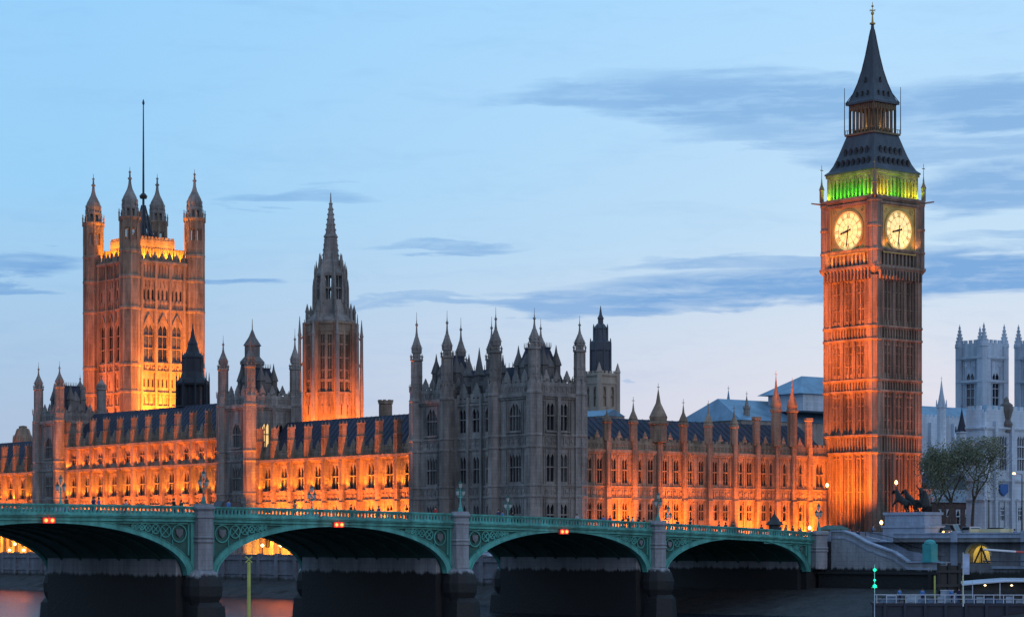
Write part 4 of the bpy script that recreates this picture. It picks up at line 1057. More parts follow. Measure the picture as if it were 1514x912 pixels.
# ================================================================ ABBEY
AY = 740; kk = F_PX/AY
ab = Frame(0, 0, radians(38.7))
def abbey_tower(px0, px1, pxc, top, label):
    """px0 left edge, pxc middle corner, px1 right edge"""
    w_ = 9.8; lx, ly = ab.inv((pxc-CX)/F_PX*AY, AY)
    t = thing('abbey_tower', label, 'church tower', ab, lx, ly, 0); a = MB()
    W2 = 11.0; ztop = z_(510)
    a.box(.9, W2, .9, W2, 0, ztop)
    for F in (Face('N', 0, 0), Face('E', 0, 0)):
        wins = [(W2/2, 3.4, z_(600), z_(548)), (W2/2, 2.6, 20, 32)]
        wall(a, F, .9, W2, 0, ztop, wins, .9)
        for u0, u1 in ((0.9, 2.2), (W2-2.2, W2)): F.box(a, u0, u1, 0, .7, 0, ztop)
        for py in (564, 529): string(a, F, .6, W2-.2, z_(py), .7, .9)
        ribs(a, F, [2.9, 3.6, W2-2.9, W2-3.6], z_(600), z_(532), .25, .25)
        quatre(a, F, 2.2, W2-2.2, z_(545), z_(532), .3)
        battlement(a, F, .8, W2-.4, ztop, 1.9, 1.9, .6)
        for wn in wins: window(t, F, *wn, 2 if wn[1] > 3 else 1, pointed=True, m=ABBEY, transoms=3)
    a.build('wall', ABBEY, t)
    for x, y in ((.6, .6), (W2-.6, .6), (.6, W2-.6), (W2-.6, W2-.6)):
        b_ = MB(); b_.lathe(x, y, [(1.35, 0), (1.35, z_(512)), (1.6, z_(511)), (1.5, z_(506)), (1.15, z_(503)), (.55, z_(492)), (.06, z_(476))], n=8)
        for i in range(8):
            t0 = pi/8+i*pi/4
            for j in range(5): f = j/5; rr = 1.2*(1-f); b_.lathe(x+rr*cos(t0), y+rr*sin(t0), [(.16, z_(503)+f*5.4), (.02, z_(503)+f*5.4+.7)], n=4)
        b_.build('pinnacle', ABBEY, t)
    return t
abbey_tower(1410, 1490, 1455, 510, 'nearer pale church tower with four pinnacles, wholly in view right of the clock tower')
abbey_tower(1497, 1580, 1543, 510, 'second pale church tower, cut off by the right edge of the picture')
lx, ly = ab.inv((1440-CX)/F_PX*690, 690); kk = F_PX/690
t = thing('abbey_nave', 'long bluish church roof below the twin pale towers', 'church', ab, lx, ly, 0)
a = MB(); a.box(-30, 40, 0, 18, 0, z_(622)); battlement(a, Face('N', -30, 0), 0, 70, z_(622), 1.2, 1.8)
for i in range(14): a.box(-30+i*5, -29+i*5, -1.2, 0, 0, z_(628))
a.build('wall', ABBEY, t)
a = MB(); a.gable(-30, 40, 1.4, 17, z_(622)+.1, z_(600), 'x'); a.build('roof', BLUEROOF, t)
# pale building at the right edge
kk = F_PX/400; gx = (1514-CX)/F_PX
lx, ly = PA.inv((1456-CX)/F_PX*395, 395)
t = thing('pale_stone_building', 'pale blue-white stone building with tall mullioned windows at the right edge', 'building', PA, lx, ly, 0)
zp = lambda py: (HY-py)/(F_PX/402)
FN = Face('N', 0, 0); FE = Face('E', 0, 0); a = MB()
a.box(.8, 30, .8, 4, 0, zp(612))
def ub(px): return PA.lx(px, ly)-lx
wins = []
for u in (ub(1482), ub(1482)+5.2, ub(1482)+10.4, ub(1482)+15.6): wins += [(u, 2.6, zp(697), zp(644)), (u, 2.2, zp(770), zp(748))]
wall(a, FN, .8, 30, 0, zp(612), wins, .8)
winE = []
wall(a, FE, 0, 4, 0, zp(612), winE, .8)
for F, L in ((FN, 30), (FE, 4)):
    for py in (740, 712, 636): string(a, F, 0, L, zp(py), .35, .35)
    battlement(a, F, .5, L, zp(612), 1.1, 1.6)
for u in (ub(1470), ub(1494), ub(1494)+5.2): FN.box(a, u-.35, u+.35, 0, .6, 0, zp(625)); 
for i in range(9): FN.box(a, .5+i*1.5, .75+i*1.5, 0, .25, .2, zp(742))
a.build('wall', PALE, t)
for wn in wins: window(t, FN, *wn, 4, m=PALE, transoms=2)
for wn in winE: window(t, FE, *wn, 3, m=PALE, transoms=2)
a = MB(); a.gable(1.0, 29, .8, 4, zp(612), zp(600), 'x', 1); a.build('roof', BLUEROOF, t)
a = MB(); u = ub(1490); a.lathe(u, .3, [(1.0, zp(632)), (1.1, zp(628)), (.7, zp(622)), (1.15, zp(608)), (1.1, zp(600)), (.5, zp(596)), (.45, zp(592)), (.1, zp(588))], n=8); a.lathe(u, .3, [(.9, zp(640)), (.9, zp(632))], n=4); a.build('roof_lantern', STONED, t)
a = MB(); u = ub(1482); a.add([(u-1.1, -.42, zp(716)), (u+1.1, -.42, zp(716)), (u+1.0, -.42, zp(728)), (u, -.42, zp(734)), (u-1.0, -.42, zp(728)), (u-1.1, -.3, zp(716)), (u+1.1, -.3, zp(716)), (u+1.0, -.3, zp(728)), (u, -.3, zp(734)), (u-1.0, -.3, zp(728))], [(0,1,2,3,4),(9,8,7,6,5),(0,1,6,5),(1,2,7,6),(2,3,8,7),(3,4,9,8),(4,0,5,9)])
SHB = mat('blue_banner', (.04,.12,.34), var=.2)
o = a.build('banner', SHB, None); o.location = t.location; o.rotation_euler = t.rotation_euler
tag(o, 'small blue shield-shaped banner on the front of the pale stone building', 'banner')
# low brown building under the tree
lx, ly = put(1378, 430); kk = F_PX/430
t = thing('low_brick_building', 'low brown brick building with a white band, half hidden under the tree', 'building', PA, lx, ly, 0)
x1 = PA.lx(1460, ly)-lx; F = Face('N', 0, 0); a = MB(); wins = [(2+i*2.6, 1.3, z_(775), z_(752)) for i in range(int(x1/2.6)-1)]
a.box(0, x1, .6, 10, 0, z_(742)); wall(a, F, 0, x1, 0, z_(742), wins, .6); a.build('wall', HOARD, t)
for wn in wins: window(t, F, *wn, 1, m=WHITE)
a = MB(); a.box(-.2, x1+.2, -.3, 9, z_(742)+.01, z_(735)); a.box(0, x1, .3, 9, z_(735), z_(722)); a.build('roof', PALE, t)
a = MB(); a.gable(0, x1, .2, 9, z_(722)+.01, z_(700), 'x'); a.build('attic', SLATE, t)

# ================================================================ BRIDGE   (x = -t from the abutment; y from 0 = near face to 28)
BW = 28.0
def ptop(t): return 4.17-2.56*((t-124.7)/124.7)**2
BT = thing('road_bridge', 'long green iron arch bridge on stone piers crossing the river', 'bridge', BR, 0, 0, 0)
TS = [i*2.0 for i in range(-3, 100)]
def strip(mb, y0, y1, f0, f1, t0=-2, t1=190, st=2.0):
    ts = [t0+(t1-t0)*i/int((t1-t0)/st) for i in range(int((t1-t0)/st)+1)]
    mb.band([(-t, ptop(t)+f0) for t in ts], [(-t, ptop(t)+f1) for t in ts], y0, y1)
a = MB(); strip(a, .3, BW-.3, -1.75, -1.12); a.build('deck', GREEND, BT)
a = MB(); strip(a, 4.5, BW-4.5, -1.115, -1.11, -30); ro = a.build('road', ASPH); ro.location = BT.location; ro.rotation_euler = BT.rotation_euler; tag(ro, kind='structure')
a = MB(); strip(a, .35, 4.5, -1.115, -.98); strip(a, BW-4.5, BW-.35, -1.115, -.98); ro = a.build('pavement', PAVE); ro.location = BT.location; ro.rotation_euler = BT.rotation_euler; tag(ro, kind='structure')
a = MB()
for y0, sgn in ((-.35, -1), (BW+.35, 1)):
    q = lambda d0, d1: (min(y0-sgn*d0, y0-sgn*d1), max(y0-sgn*d0, y0-sgn*d1))
    strip(a, *q(-.12, .35), -.16, 0); strip(a, *q(0, .22), -.28, -.16); strip(a, *q(-.05, .3), -1.02, -.88); strip(a, *q(.02, .2), -.5, -.42) if sgn == 1 else None
    strip(a, *q(-.35, .5), -1.2, -1.02); strip(a, *q(-.2, .5), -1.36, -1.2); strip(a, *q(.05, .5), -1.62, -1.36); strip(a, *q(-.1, .5), -1.74, -1.62)
t = .4
while t < 165: z = ptop(t); a.box(-t-.1, -t+.1, -.27, -.15, z-1.6, z-1.38); t += .9      # brackets under the walkway
t = 2.0
while t < 165: z = ptop(t); a.box(-t-.05, -t+.05, -.18, .0, z-1.36, z-1.2); t += 3.0
a.build('cornice', GREEN, BT)
a = MB(); t = 0.3
while t < 165:      # pierced parapet: little trefoil openings
    z = ptop(t)
    a.box(-t-.09, -t+.09, -.3, -.12, z-.88, z-.28)
    for d in (-1, 1):
        a.box(-t+d*.09, -t+d*.17, -.28, -.14, z-.42, z-.28); a.box(-t+d*.09, -t+d*.17, -.28, -.14, z-.88, z-.76)
    t += .5
a.build('parapet', GREEN, BT)
a = MB(); t = .3
while t < 165: z = ptop(t); a.box(-t-.12, -t+.12, BW+.12, BW+.3, z-.88, z-.28); t += .6
a.build('parapet', GREEN, BT)
spans = [(1.2, 30.4, -3.95, .62), (33.5, 65.2, -3.75, 1.42), (68.5, 103.2, -3.6, 1.95), (106.6, 142.9, -3.5, 2.16), (146.3, 181, -3.6, 1.95)]
for si, (ta, tb, zs, zcw) in enumerate(spans):
    tc_, hw, rise = (ta+tb)/2, (tb-ta)/2, zcw-zs
    def ell(k, h, r, N=48): return [(-(tc_-h*cos(pi*i/N)), zs+r*sin(pi*i/N)) for i in range(N+1)]
    outer = ell(0, hw+.15, rise+.62); inner = ell(0, hw-.55 if False else hw, rise)
    inner = [(-(tc_-(hw-.35*abs(cos(pi*i/48)))*cos(pi*i/48)), zs+rise*sin(pi*i/48)) for i in range(49)]
    outer = [(-(tc_-(hw+.7)*cos(pi*i/48)), zs+(rise+.62)*sin(pi*i/48)) for i in range(49)]
    outer = [(min(max(x, -(tb+.75)), -(ta-.75)), z) for x, z in outer]
    a = MB(); a.band(inner, outer, -.25, .45)
    mid1 = [(x1*.75+x2*.25, z1*.75+z2*.25) for (x1, z1), (x2, z2) in zip(inner, outer)]
    mid2 = [(x1*.55+x2*.45, z1*.55+z2*.45) for (x1, z1), (x2, z2) in zip(inner, outer)]
    a.band(inner, mid1, -.36, -.25)
    mid3 = [(x1*.1+x2*.9, z1*.1+z2*.9) for (x1, z1), (x2, z2) in zip(inner, outer)]
    a.band(mid3, outer, -.33, -.25)
    a.band(inner, outer, BW-.45, BW+.25)
    a.build('arch', GREEN, BT)
    a = MB()
    for k_ in range(6): y = 4+k_*(BW-8)/5; a.band(inner, outer, y-.15, y+.15)
    up = [(x, z+.7) for x, z in outer]; 
    a.band([(x, z+.25) for x, z in inner], [(x, z+.55) for x, z in inner], .45, BW-.45)
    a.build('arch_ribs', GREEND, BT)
    # spandrels: recessed plate, verticals at the pier and ring-shaped tracery with shields
    N = 24
    for sgn in (-1, 1):
        a = MB(); e = tc_+sgn*(hw+.75)
        pts = [(-(tc_+sgn*(hw+.7)*cos(pi/2*i/N)), zs+(rise+.62)*sin(pi/2*i/N)) for i in range(N+1)]
        pts = [(x, z-.1) for x, z in pts]
        topz = [(x, ptop(-x)-1.74) for x, z in pts]
        pts2 = [(x, min(z, tz)) for (x, z), (_, tz) in zip(pts, topz)]
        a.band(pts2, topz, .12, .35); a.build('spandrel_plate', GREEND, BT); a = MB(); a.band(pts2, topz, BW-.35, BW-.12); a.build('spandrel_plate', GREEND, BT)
    for sgn in (-1, 1):
        a = MB(); sh = MB()
        xe = -(tc_+sgn*(hw+.55)); ze = ptop(-xe)-1.74
        a.box(xe-.28, xe+.28, -.2, .12, zs+.9, ze); a.box(xe+sgn*.45, xe+sgn*.62, -.12, .12, zs+2.2, ze)
        x2 = xe+sgn*hw*.66
        ts = [(xe+(x2-xe)*i/12) for i in range(13)]
        a.band([(x, ptop(-x)-2.0) for x in ts], [(x, ptop(-x)-1.8) for x in ts], -.12, .12)
        x = xe+sgn*1.75; 
        for k_ in range(7):
            # available height above the ring at x
            c_ = min(1, abs(-x-tc_)/(hw+.7)); zr = zs+(rise+.62)*sqrt(max(0, 1-c_*c_)); tz = ptop(-x)-2.0
            r = min((tz-zr)*.36, .95)
            if r < .12: break
            zc_ = tz-r-.06; n = 18
            for i in range(n):
                q0, q1 = 2*pi*i/n, 2*pi*(i+1)/n; a.tube((x+r*cos(q0), 0, zc_+r*sin(q0)), (x+r*cos(q1), 0, zc_+r*sin(q1)), .09, None, 4)
            if k_ == 0:
                s = r*.48; sh.add([(x-s, -.12, zc_+s), (x+s, -.12, zc_+s), (x+s*.9, -.12, zc_-s*.2), (x, -.12, zc_-s*1.1), (x-s*.9, -.12, zc_-s*.2), (x-s, .05, zc_+s), (x+s, .05, zc_+s), (x+s*.9, .05, zc_-s*.2), (x, .05, zc_-s*1.1), (x-s*.9, .05, zc_-s*.2)], [(0,1,2,3,4),(9,8,7,6,5),(0,1,6,5),(1,2,7,6),(2,3,8,7),(3,4,9,8),(4,0,5,9)])
            else:
                for q in range(4): a.tube((x, 0, zc_), (x+r*cos(q*pi/2+pi/4), 0, zc_+r*sin(q*pi/2+pi/4)), .07, None, 4)
            a.tube((x+sgn*r*.9, 0, zc_-r*.7), (x+sgn*r*.9, 0, zr), .06, None, 4)
            x += sgn*(r*1.75+.12)
        tr_ = a.build('tracery', GREEN, BT); sh.build('shield', WALLST, tr_)
# piers
pts_ = [31.95, 66.85, 104.9, 144.6]
for i, t in enumerate(pts_):
    zt = ptop(t); a = MB(); r = 1.1
    zsp = -3.7+.35*(i-1)*.3
    a.box(-t-1.55, -t+1.55, .5, BW-.5, -12, zt-2.0)                    # body of the pier under the deck
    a.box(-t-1.8, -t+1.8, -.3, BW+.3, -12, zsp-.1); a.box(-t-1.65, -t+1.65, -.2, BW+.2, zsp-.1, zsp+.2); a.box(-t-2.7, -t+2.7, .9, BW-.9, -12, zsp+2.0)
    for y, s_ in ((-.55, -1), (BW+.55, 1)):
        a.lathe(-t, y, [(r, zsp+.7), (r, zt-.55), (r*1.08, zt-.45), (r*1.2, zt-.3), (r*1.2, zt-.1), (r*1.05, zt), (r*1.0, zt+.25)])
        for zb_ in ((zsp+zt)/2-.1, (zsp+zt)/2+.35): a.lathe(-t, y, [(r*1.01, zb_-.12), (r*1.12, zb_), (r*1.12, zb_+.12), (r*1.01, zb_+.22)])
        a.lathe(-t, y, [(r*1.02, zt-1.35), (r*1.12, zt-1.28), (r*1.12, zt-1.1), (r*1.02, zt-1.0)])
        a.lathe(-t, y+s_*-.2, [(1.7, zsp-3.2), (2.15, zsp-2.2), (2.25, zsp-1.1), (2.0, zsp-.2), (1.65, zsp+.4), (r, zsp+.7)], n=12)
        a.lathe(-t, y+s_*.4, [(2.5, -12), (2.1, zsp-3.4), (1.6, zsp-2.9)], n=6, rot=pi/6 if s_ < 0 else pi/6)
    a.build('pier', GRANITE, BT)
# abutment: end pier and wing
zt = ptop(0); a = MB()
a.lathe(1.0, -.5, [(1.25, -3.6), (1.25, zt-.5), (1.5, zt-.35), (1.5, zt), (1.3, zt+.15)]); a.box(-.9, 2.2, 0.1, BW, -12, zt-1.8); a.box(-1.2, 3.0, -.1, BW, -12, -4.05); a.box(-2.0, 2.0, .9, BW-.9, -12, -2.2)
for zb_ in (-1.1, -.7): a.lathe(1.0, -.5, [(1.27, zb_-.12), (1.4, zb_), (1.4, zb_+.12), (1.27, zb_+.22)])
a.box(2.2, 40, 0.2, BW, -12, zt-1.75)
a.build('abutment', GRANITE, BT)
a = MB(); a.box(2.2, 40, 0, .6, zt-1.7, zt-.1); a.box(2.2, 40, -.1, .7, zt-.1, zt+.05); a.build('abutment_parapet', GRANITE2, BT)
a = MB(); a.box(2.2, 60, .7, BW, zt-1.7, zt-1.3); o = a.build('road', ASPH); o.location = BT.location; o.rotation_euler = BT.rotation_euler; tag(o, kind='structure')
# navigation lights at the crowns
for px, t_, pos in ((68, 124.75, 'leftmost'), (495, 85.85, 'second'), (828, 49.35, 'third')):
    X_, Y_ = BR.W(-t_, -.5)
    o = thing('navigation_light', {'leftmost': 'pair of glowing red lamps on the arch crown at the far left', 'second': 'pair of glowing red lamps on the crown of the arch with the marker pole', 'third': 'pair of glowing red lamps on the arch crown before the grey pavilion'}[pos], 'signal lamp', BR, -t_, -.5, ptop(t_)-1.75, group='navigation lights on the bridge arches')
    a = MB(); a.box(-.75, .75, -.2, .12, -.3, .3); a.box(-.05, .05, -.1, .1, .3, .6); a.build('housing', REDP, o)
    for s_ in (-1, 1):
        a = MB(); a.lathe(0, 0, [(.05, -.1), (.17, -.08), (.2, 0), (.17, .08), (.05, .1)], n=12); q = a.build('lamp', AMB if False else RED, o); q.location = (s_*.38, -.25, 0); q.rotation_euler = (pi/2, 0, 0)
        l = bpy.data.lights.new('lamp_glow', 'POINT'); l.energy = 8; l.color = (1, .12, .03); l.shadow_soft_size = .15
        lo = bpy.data.objects.new('lamp_glow', l); COL.objects.link(lo); lo.parent = o; lo.location = (s_*.38, -.6, .0)

# ---- bridge lamp standards
def bridge_lamp():
    o = thing('bridge_lamp', 'x', 'street lamp', BR, 0, 0, 0)
    a = MB(); a.lathe(0, 0, [(.42, 0), (.42, .5), (.3, .6), (.22, 1.0), (.12, 1.2), (.09, 2.6), (.16, 2.7), (.07, 2.8), (.06, 3.3)], n=8)
    for s_ in (-1, 1):
        pts = [(0, 1.9), (.25, 2.15), (.5, 2.1), (.62, 2.3)]
        for p, q in zip(pts, pts[1:]): a.tube((s_*p[0], 0, p[1]), (s_*q[0], 0, q[1]), .05, None, 5)
        a.tube((s_*.1, 0, 2.6), (s_*.45, 0, 2.25), .03, None, 4)
    a.build('post', GREEN, o)
    for x, z in ((-.62, 2.3), (.62, 2.3), (0, 3.3)):
        a = MB(); a.lathe(x, 0, [(.1, z), (.22, z+.12), (.33, z+.62), (.1, z+.66)], n=8); ln = a.build('lantern', GLOBE, o)
        a = MB(); a.lathe(x, 0, [(.36, z+.62), (.3, z+.78), (.1, z+.95), (.12, z+1.0), (.02, z+1.25)], n=8); a.build('cap', GREEND, ln)
    return o
BL = bridge_lamp()
lamps = [(31.95, -.55, 'three-lantern lamp on the near parapet, on the third pier from the left'), (66.85, -.55, 'three-lantern lamp on the near parapet in front of the grey pavilion'),
         (104.9, -.55, 'three-lantern lamp on the leftmost near pier, in front of the tall orange wing'), (144.6, -.55, 'three-lantern lamp outside the left edge'), (-1.0, -.5, 'three-lantern lamp on the right end pier of the bridge, before the clock tower'),
         (104.9, BW+.5, 'three-lantern lamp on the far parapet, before the dark turreted block at left'), (66.85, BW+.5, 'three-lantern lamp on the far parapet, halfway between the two left piers'), (31.95, BW+.5, 'three-lantern lamp on the far parapet, before the right half of the grey pavilion'), (-1.0, BW+.5, 'three-lantern lamp on the far parapet, just right of the third pier')]
for i, (t_, y_, lab) in enumerate(lamps):
    if t_ == 144.6: continue
    o = BL if i == 0 else copy_tree(BL)
    X_, Y_ = BR.W(-t_, y_); o.location = (X_, Y_, ptop(max(t_, 0))+.15); o.scale = (.74, .74, .88); o['label'] = lab; o['group'] = 'bridge lamps with three lanterns'

CARS = []
# ================================================================ ABUTMENT STAIR AND RIVER WALL, RIGHT
zt = ptop(0)
# near stair wall, sloping coping   (bridge frame, y negative = towards the right)
stp = [(0, zt+.05), (-2.6, zt+.05), (-4.2, zt-.35), (-7.0, zt-1.6), (-11.5, zt-2.9), (-14.0, zt-4.25), (-20.5, zt-4.3)]
t = thing('stair_wall', 'pale granite wall with a stepped sloping coping running down from the bridge end', 'wall', BR, 0, 0, 0)
def stepped(mb, x0, x1, pts, zb):
    for (y0, z0), (y1, z1) in zip(pts, pts[1:]):
        mb.add([(x0,y0,zb),(x1,y0,zb),(x1,y1,zb),(x0,y1,zb),(x0,y0,z0),(x1,y0,z0),(x1,y1,z1),(x0,y1,z1)], [(0,1,2,3),(4,5,6,7),(0,1,5,4),(1,2,6,5),(2,3,7,6),(3,0,4,7)])
def coping(mb, x0, x1, pts, h):
    for (y0, z0), (y1, z1) in zip(pts, pts[1:]):
        mb.add([(x0,y0,z0),(x1,y0,z0),(x1,y1,z1),(x0,y1,z1),(x0,y0,z0+h),(x1,y0,z0+h),(x1,y1,z1+h),(x0,y1,z1+h)], [(0,1,2,3),(4,5,6,7),(0,1,5,4),(1,2,6,5),(2,3,7,6),(3,0,4,7)])
off = [(y-1.0, z) for y, z in stp]; off[0] = (-1.6, zt+.05)
a = MB(); stepped(a, 2.4, 3.1, off, -12); a.build('wall', GRANITE, t)
a = MB(); coping(a, 2.2, 3.3, off, .22); coping(a, 2.3, 2.4, [(y, z-.95) for y, z in off], .3); a.build('coping', GRANITE2, t)
t = thing('stair_wall', 'rear stone stair parapet with a dark handrail beside the statue plinth', 'wall', BR, 0, 0, 0)
p2 = [(-3.5, zt-.6), (-8.5, zt-1.5), (-11, zt-2.6), (-13.5, zt-3.0), (-16.5, zt-4.1), (-17, zt-4.1)]
a = MB(); stepped(a, 7.6, 8.2, p2, -12); a.build('wall', GRANITE2, t)
a = MB()
for (y0, z0), (y1, z1) in zip(p2, p2[1:]): a.tube((7.7, y0, z0+.7), (7.7, y1, z1+.7), .05, None, 5); a.tube((7.7, y0, z0), (7.7, y0, z0+.7), .04, None, 4)
a.build('handrail', IRON, t)
t = thing('stone_stair', 'flight of shadowed stone steps down from the bridge between two parapets', 'stairs', BR, 0, 0, 0)
a = MB(); n = 26
for i in range(n):
    y = -3.2-i*.5; a.box(3.1, 7.6, y-.5, y, -12, zt-1.3-i*.165)
a.box(3.1, 7.6, -3.2, .15, -12, zt-1.3); a.box(3.1, 7.6, -20, -3.2-n*.5, -12, zt-1.3-n*.165)
a.build('steps', mat('worn_steps', (.12,.11,.12), var=.3), t)
# embankment river wall further right, lower ledge, and a tunnel mouth
t = thing('embankment_wall', 'long blue-grey granite embankment wall at right, pierced by a small lit arch', 'wall', BR, 8.3, -8, 0)
zw = 1.35; a = MB(); L = 90
ya = BR.ly(1447, 8.3)+8; yw = 1.9      # centre of the arch, measured along the wall
zarch = -1.4
a.box(0, 1.4, ya+yw, 0, -12, zw-.6); a.box(0, 1.4, -L, ya-yw, -12, zw-.6); a.box(0, 1.4, ya-yw, ya+yw, -12, zarch-1.3)
N = 16
arc = [(ya+yw*cos(pi*i/N), zarch-1.3+1.0+1.55*sin(pi*i/N)) for i in range(N+1)]
for (y0, z0), (y1, z1) in zip(arc, arc[1:]):
    a.add([(0,y0,z0),(0,y1,z1),(0,y1,zw-.6),(0,y0,zw-.6),(1.4,y0,z0),(1.4,y1,z1),(1.4,y1,zw-.6),(1.4,y0,zw-.6)], [(0,1,2,3),(4,5,6,7),(0,1,5,4)])
a.build('wall', WALLST, t)
a = MB(); a.box(-.15, 1.2, -L, 0, zw-.6, zw-.35); a.box(0, .6, -L, 0, zw-.35, zw-.05); a.box(-.12, .72, -L, 0, zw-.05, zw+.15); a.box(-.3, 0, -L, ya-yw-.4, -3.4, -3.05); a.box(-.3, 0, ya+yw+.4, 0, -3.4, -3.05)
for y in (-10.5, -22, -34, -46): a.box(-.2, .9, y-.55, y+.55, -3, zw+.35)
a.build('parapet', GRANITE2, t)
a = MB()
for i in range(N):
    q0, q1 = pi*i/N, pi*(i+1)/N
    def P_(q, r): return (ya+(yw+r)*cos(q), zarch-.3+(1.55+r)*sin(q))
    p = [P_(q0, 0), P_(q1, 0), P_(q1, .35), P_(q0, .35)]
    a.add([(-.15, y, z) for y, z in p]+[(0, y, z) for y, z in p], [(0,1,2,3),(4,5,6,7),(0,1,5,4),(2,3,7,6)])
a.build('arch_surround', mat('pale_arch_stone', (.5,.45,.3), var=.15), t)
a = MB(); a.box(3.5, 3.7, ya-3, ya+3, -4, 2); a.box(1.4, 3.5, ya-2.6, ya-2.4, -4, 2); a.box(1.4, 3.5, ya+2.4, ya+2.6, -4, 2); a.build('tunnel_lining', mat('cream_tile', (.6,.55,.35), var=.1), t)
# iron gate in the tunnel mouth
a = MB()
a.tube((.5, ya-1.2, -2.9), (.5, ya-.1, -.5), .12, None, 4); a.tube((.5, ya+1.2, -2.9), (.5, ya-.1, -.5), .12, None, 4); a.tube((.5, ya-.1, -2.9), (.5, ya-.1, -.2), .08, None, 4)
a.box(.4, .6, ya-1.8, ya+1.8, -2.75, -2.6); a.build('gate', IRON, t)
l = bpy.data.lights.new('tunnel_lamp', 'POINT'); l.energy = 160; l.color = (1, .72, .22); l.shadow_soft_size = .2
lo = bpy.data.objects.new('tunnel_lamp', l); COL.objects.link(lo); lo.parent = t; lo.location = (2.4, ya, -.2)
# lower dark river wall under the stair
t = thing('quay_wall', 'dark stained lower river wall below the granite stair', 'wall', BR, 0, 0, 0)
a = MB(); a.box(.6, 2.4, -22, -.8, -12, -4.25); a.box(.3, 2.4, -22, -.8, -4.25, -4.0); a.box(.2, .6, -20.6, -20.1, -9, -3.4); a.box(.2, .6, -24.6, -24.1, -9, -3.4)
a.box(.6, 8.3, -100, -25, -12, -5.2)
a.build('wall', GRANITE, t)
# teal box
lx, ly = BR.lx(1375, -18.5), -18.5
t = thing('teal_kiosk', 'small round-topped teal cabinet at the foot of the granite stair', 'cabinet', BR, lx, ly, zt-4.15)
a = MB(); h = BR.z(797, lx, ly)-(zt-4.15)
a.box(-.7, .7, -.75, .75, 0, h-.6); a.lathe(0, 0, [(.8, h-.6), (.72, h-.3), (.45, h-.08), (.05, h)], n=16); a.box(-.76, -.7, -.5, .5, .2, h-.8); a.box(-.8, .8, -.85, .85, 0, .15); a.build('body', TEAL, t)
# ================================================================ STATUE GROUP ON ITS PLINTH
PX, PY = BR.inv((1350-CX)/F_PX*338, 338); kk = F_PX/338
zb = z_(757)
t = thing('statue_plinth', 'big pale blue granite plinth under the bronze chariot group', 'plinth', BR, PX, PY, 0)
a = MB(); wpl = 2.2; lpl = 3.7
a.box(-wpl, wpl, -lpl, lpl, -3.5, zb-1.9); a.box(-wpl+.2, wpl-.2, -lpl+.2, lpl-.2, zb-1.9, zb-.4); a.box(-wpl, wpl, -lpl, lpl, zb-.4, zb); a.box(-wpl-.2, wpl+.2, -lpl-.2, lpl+.2, zb-2.2, zb-1.9)
a.build('body', GRANITE2, t)
def skin(name, m, parent, verts, edges, rad, sub=1):
    me = bpy.data.meshes.new(name); me.from_pydata(verts, edges, []); me.update(); me.materials.append(m)
    o = bpy.data.objects.new(name, me); COL.objects.link(o); o.parent = parent
    md = o.modifiers.new('skin', 'SKIN'); sv = me.skin_vertices[0] if me.skin_vertices else None
    if sv is None:
        pass
    for i, r in enumerate(rad):
        me.skin_vertices[0].data[i].radius = (r, r) if not isinstance(r, tuple) else r
        me.skin_vertices[0].data[i].use_root = (i == 0)
    s = o.modifiers.new('sub', 'SUBSURF'); s.levels = sub; s.render_levels = sub
    return o
def bake(o):
    """turn the skinned skeleton into plain mesh so copies stay light"""
    dg = bpy.context.evaluated_depsgraph_get(); me = bpy.data.meshes.new_from_object(o.evaluated_get(dg)); m = list(o.data.materials)
    o.modifiers.clear(); o.data = me
    if not me.materials: me.materials.append(m[0])
    return o
G = thing('chariot_statue', 'dark bronze chariot with figures and two rearing horses on the pale plinth', 'statue', BR, PX, PY, zb)
# horse: local +x' forward; chariot group runs along y (forward = +y, i.e. image left)
def horse(y0, x0, ph):
    # body along +y; rearing
    J = [(0,0,1.15),(0,.55,1.35),(0,1.05,1.75),(0,1.35,2.25),(0,1.5,2.62),(0,1.95,2.45),(0,2.2,2.25),       # rump, back, withers, neck, poll, face, muzzle
         (.22,-.1,.85),(.24,.12,.5),(.24,-.2,.28),(.24,-.12,.0),                                             # hind leg
         (-.22,-.1,.85),(-.24,.12,.5),(-.24,-.2,.28),(-.24,-.12,.0),
         (.22,1.2,1.45),(.24,1.75,1.55+ph),(.24,1.95,1.15+ph),(.24,1.8,1.0+ph),                              # raised fore leg
         (-.22,1.2,1.45),(-.24,1.6,1.25-ph),(-.24,1.95,1.0-ph),(-.24,1.85,.8-ph),
         (0,-.35,1.3),(0,-.65,1.0),(0,-.75,.5),                                                              # tail
         (.09,1.42,2.86),(-.09,1.42,2.86)]
    E = [(0,1),(1,2),(2,3),(3,4),(4,5),(5,6),(0,7),(7,8),(8,9),(9,10),(0,11),(11,12),(12,13),(13,14),(2,15),(15,16),(16,17),(17,18),(2,19),(19,20),(20,21),(21,22),(0,23),(23,24),(24,25),(4,26),(4,27)]
    R = [.42,.40,.42,.30,.2,.17,.13,.27,.15,.1,.12,.27,.15,.1,.12,.2,.14,.09,.11,.2,.14,.09,.11,.1,.13,.07,.05,.05]
    o = skin('horse', BRONZE, G, [(x+x0, y+y0, z) for x, y, z in J], E, R); bake(o)
horse(.4, -.75, .12); horse(.2, .75, -.05)
a = MB()
for s_ in (-1, 1):
    for i in range(16):
        q0, q1 = 2*pi*i/16, 2*pi*(i+1)/16; c = (s_*.85, -1.5, .62)
        a.tube((c[0], c[1]+.6*cos(q0), c[2]+.6*sin(q0)), (c[0], c[1]+.6*cos(q1), c[2]+.6*sin(q1)), .07, None, 5)
    for i in range(8): q0 = 2*pi*i/8; a.tube((s_*.85, -1.5, .62), (s_*.85, -1.5+.6*cos(q0), .62+.6*sin(q0)), .04, None, 4)
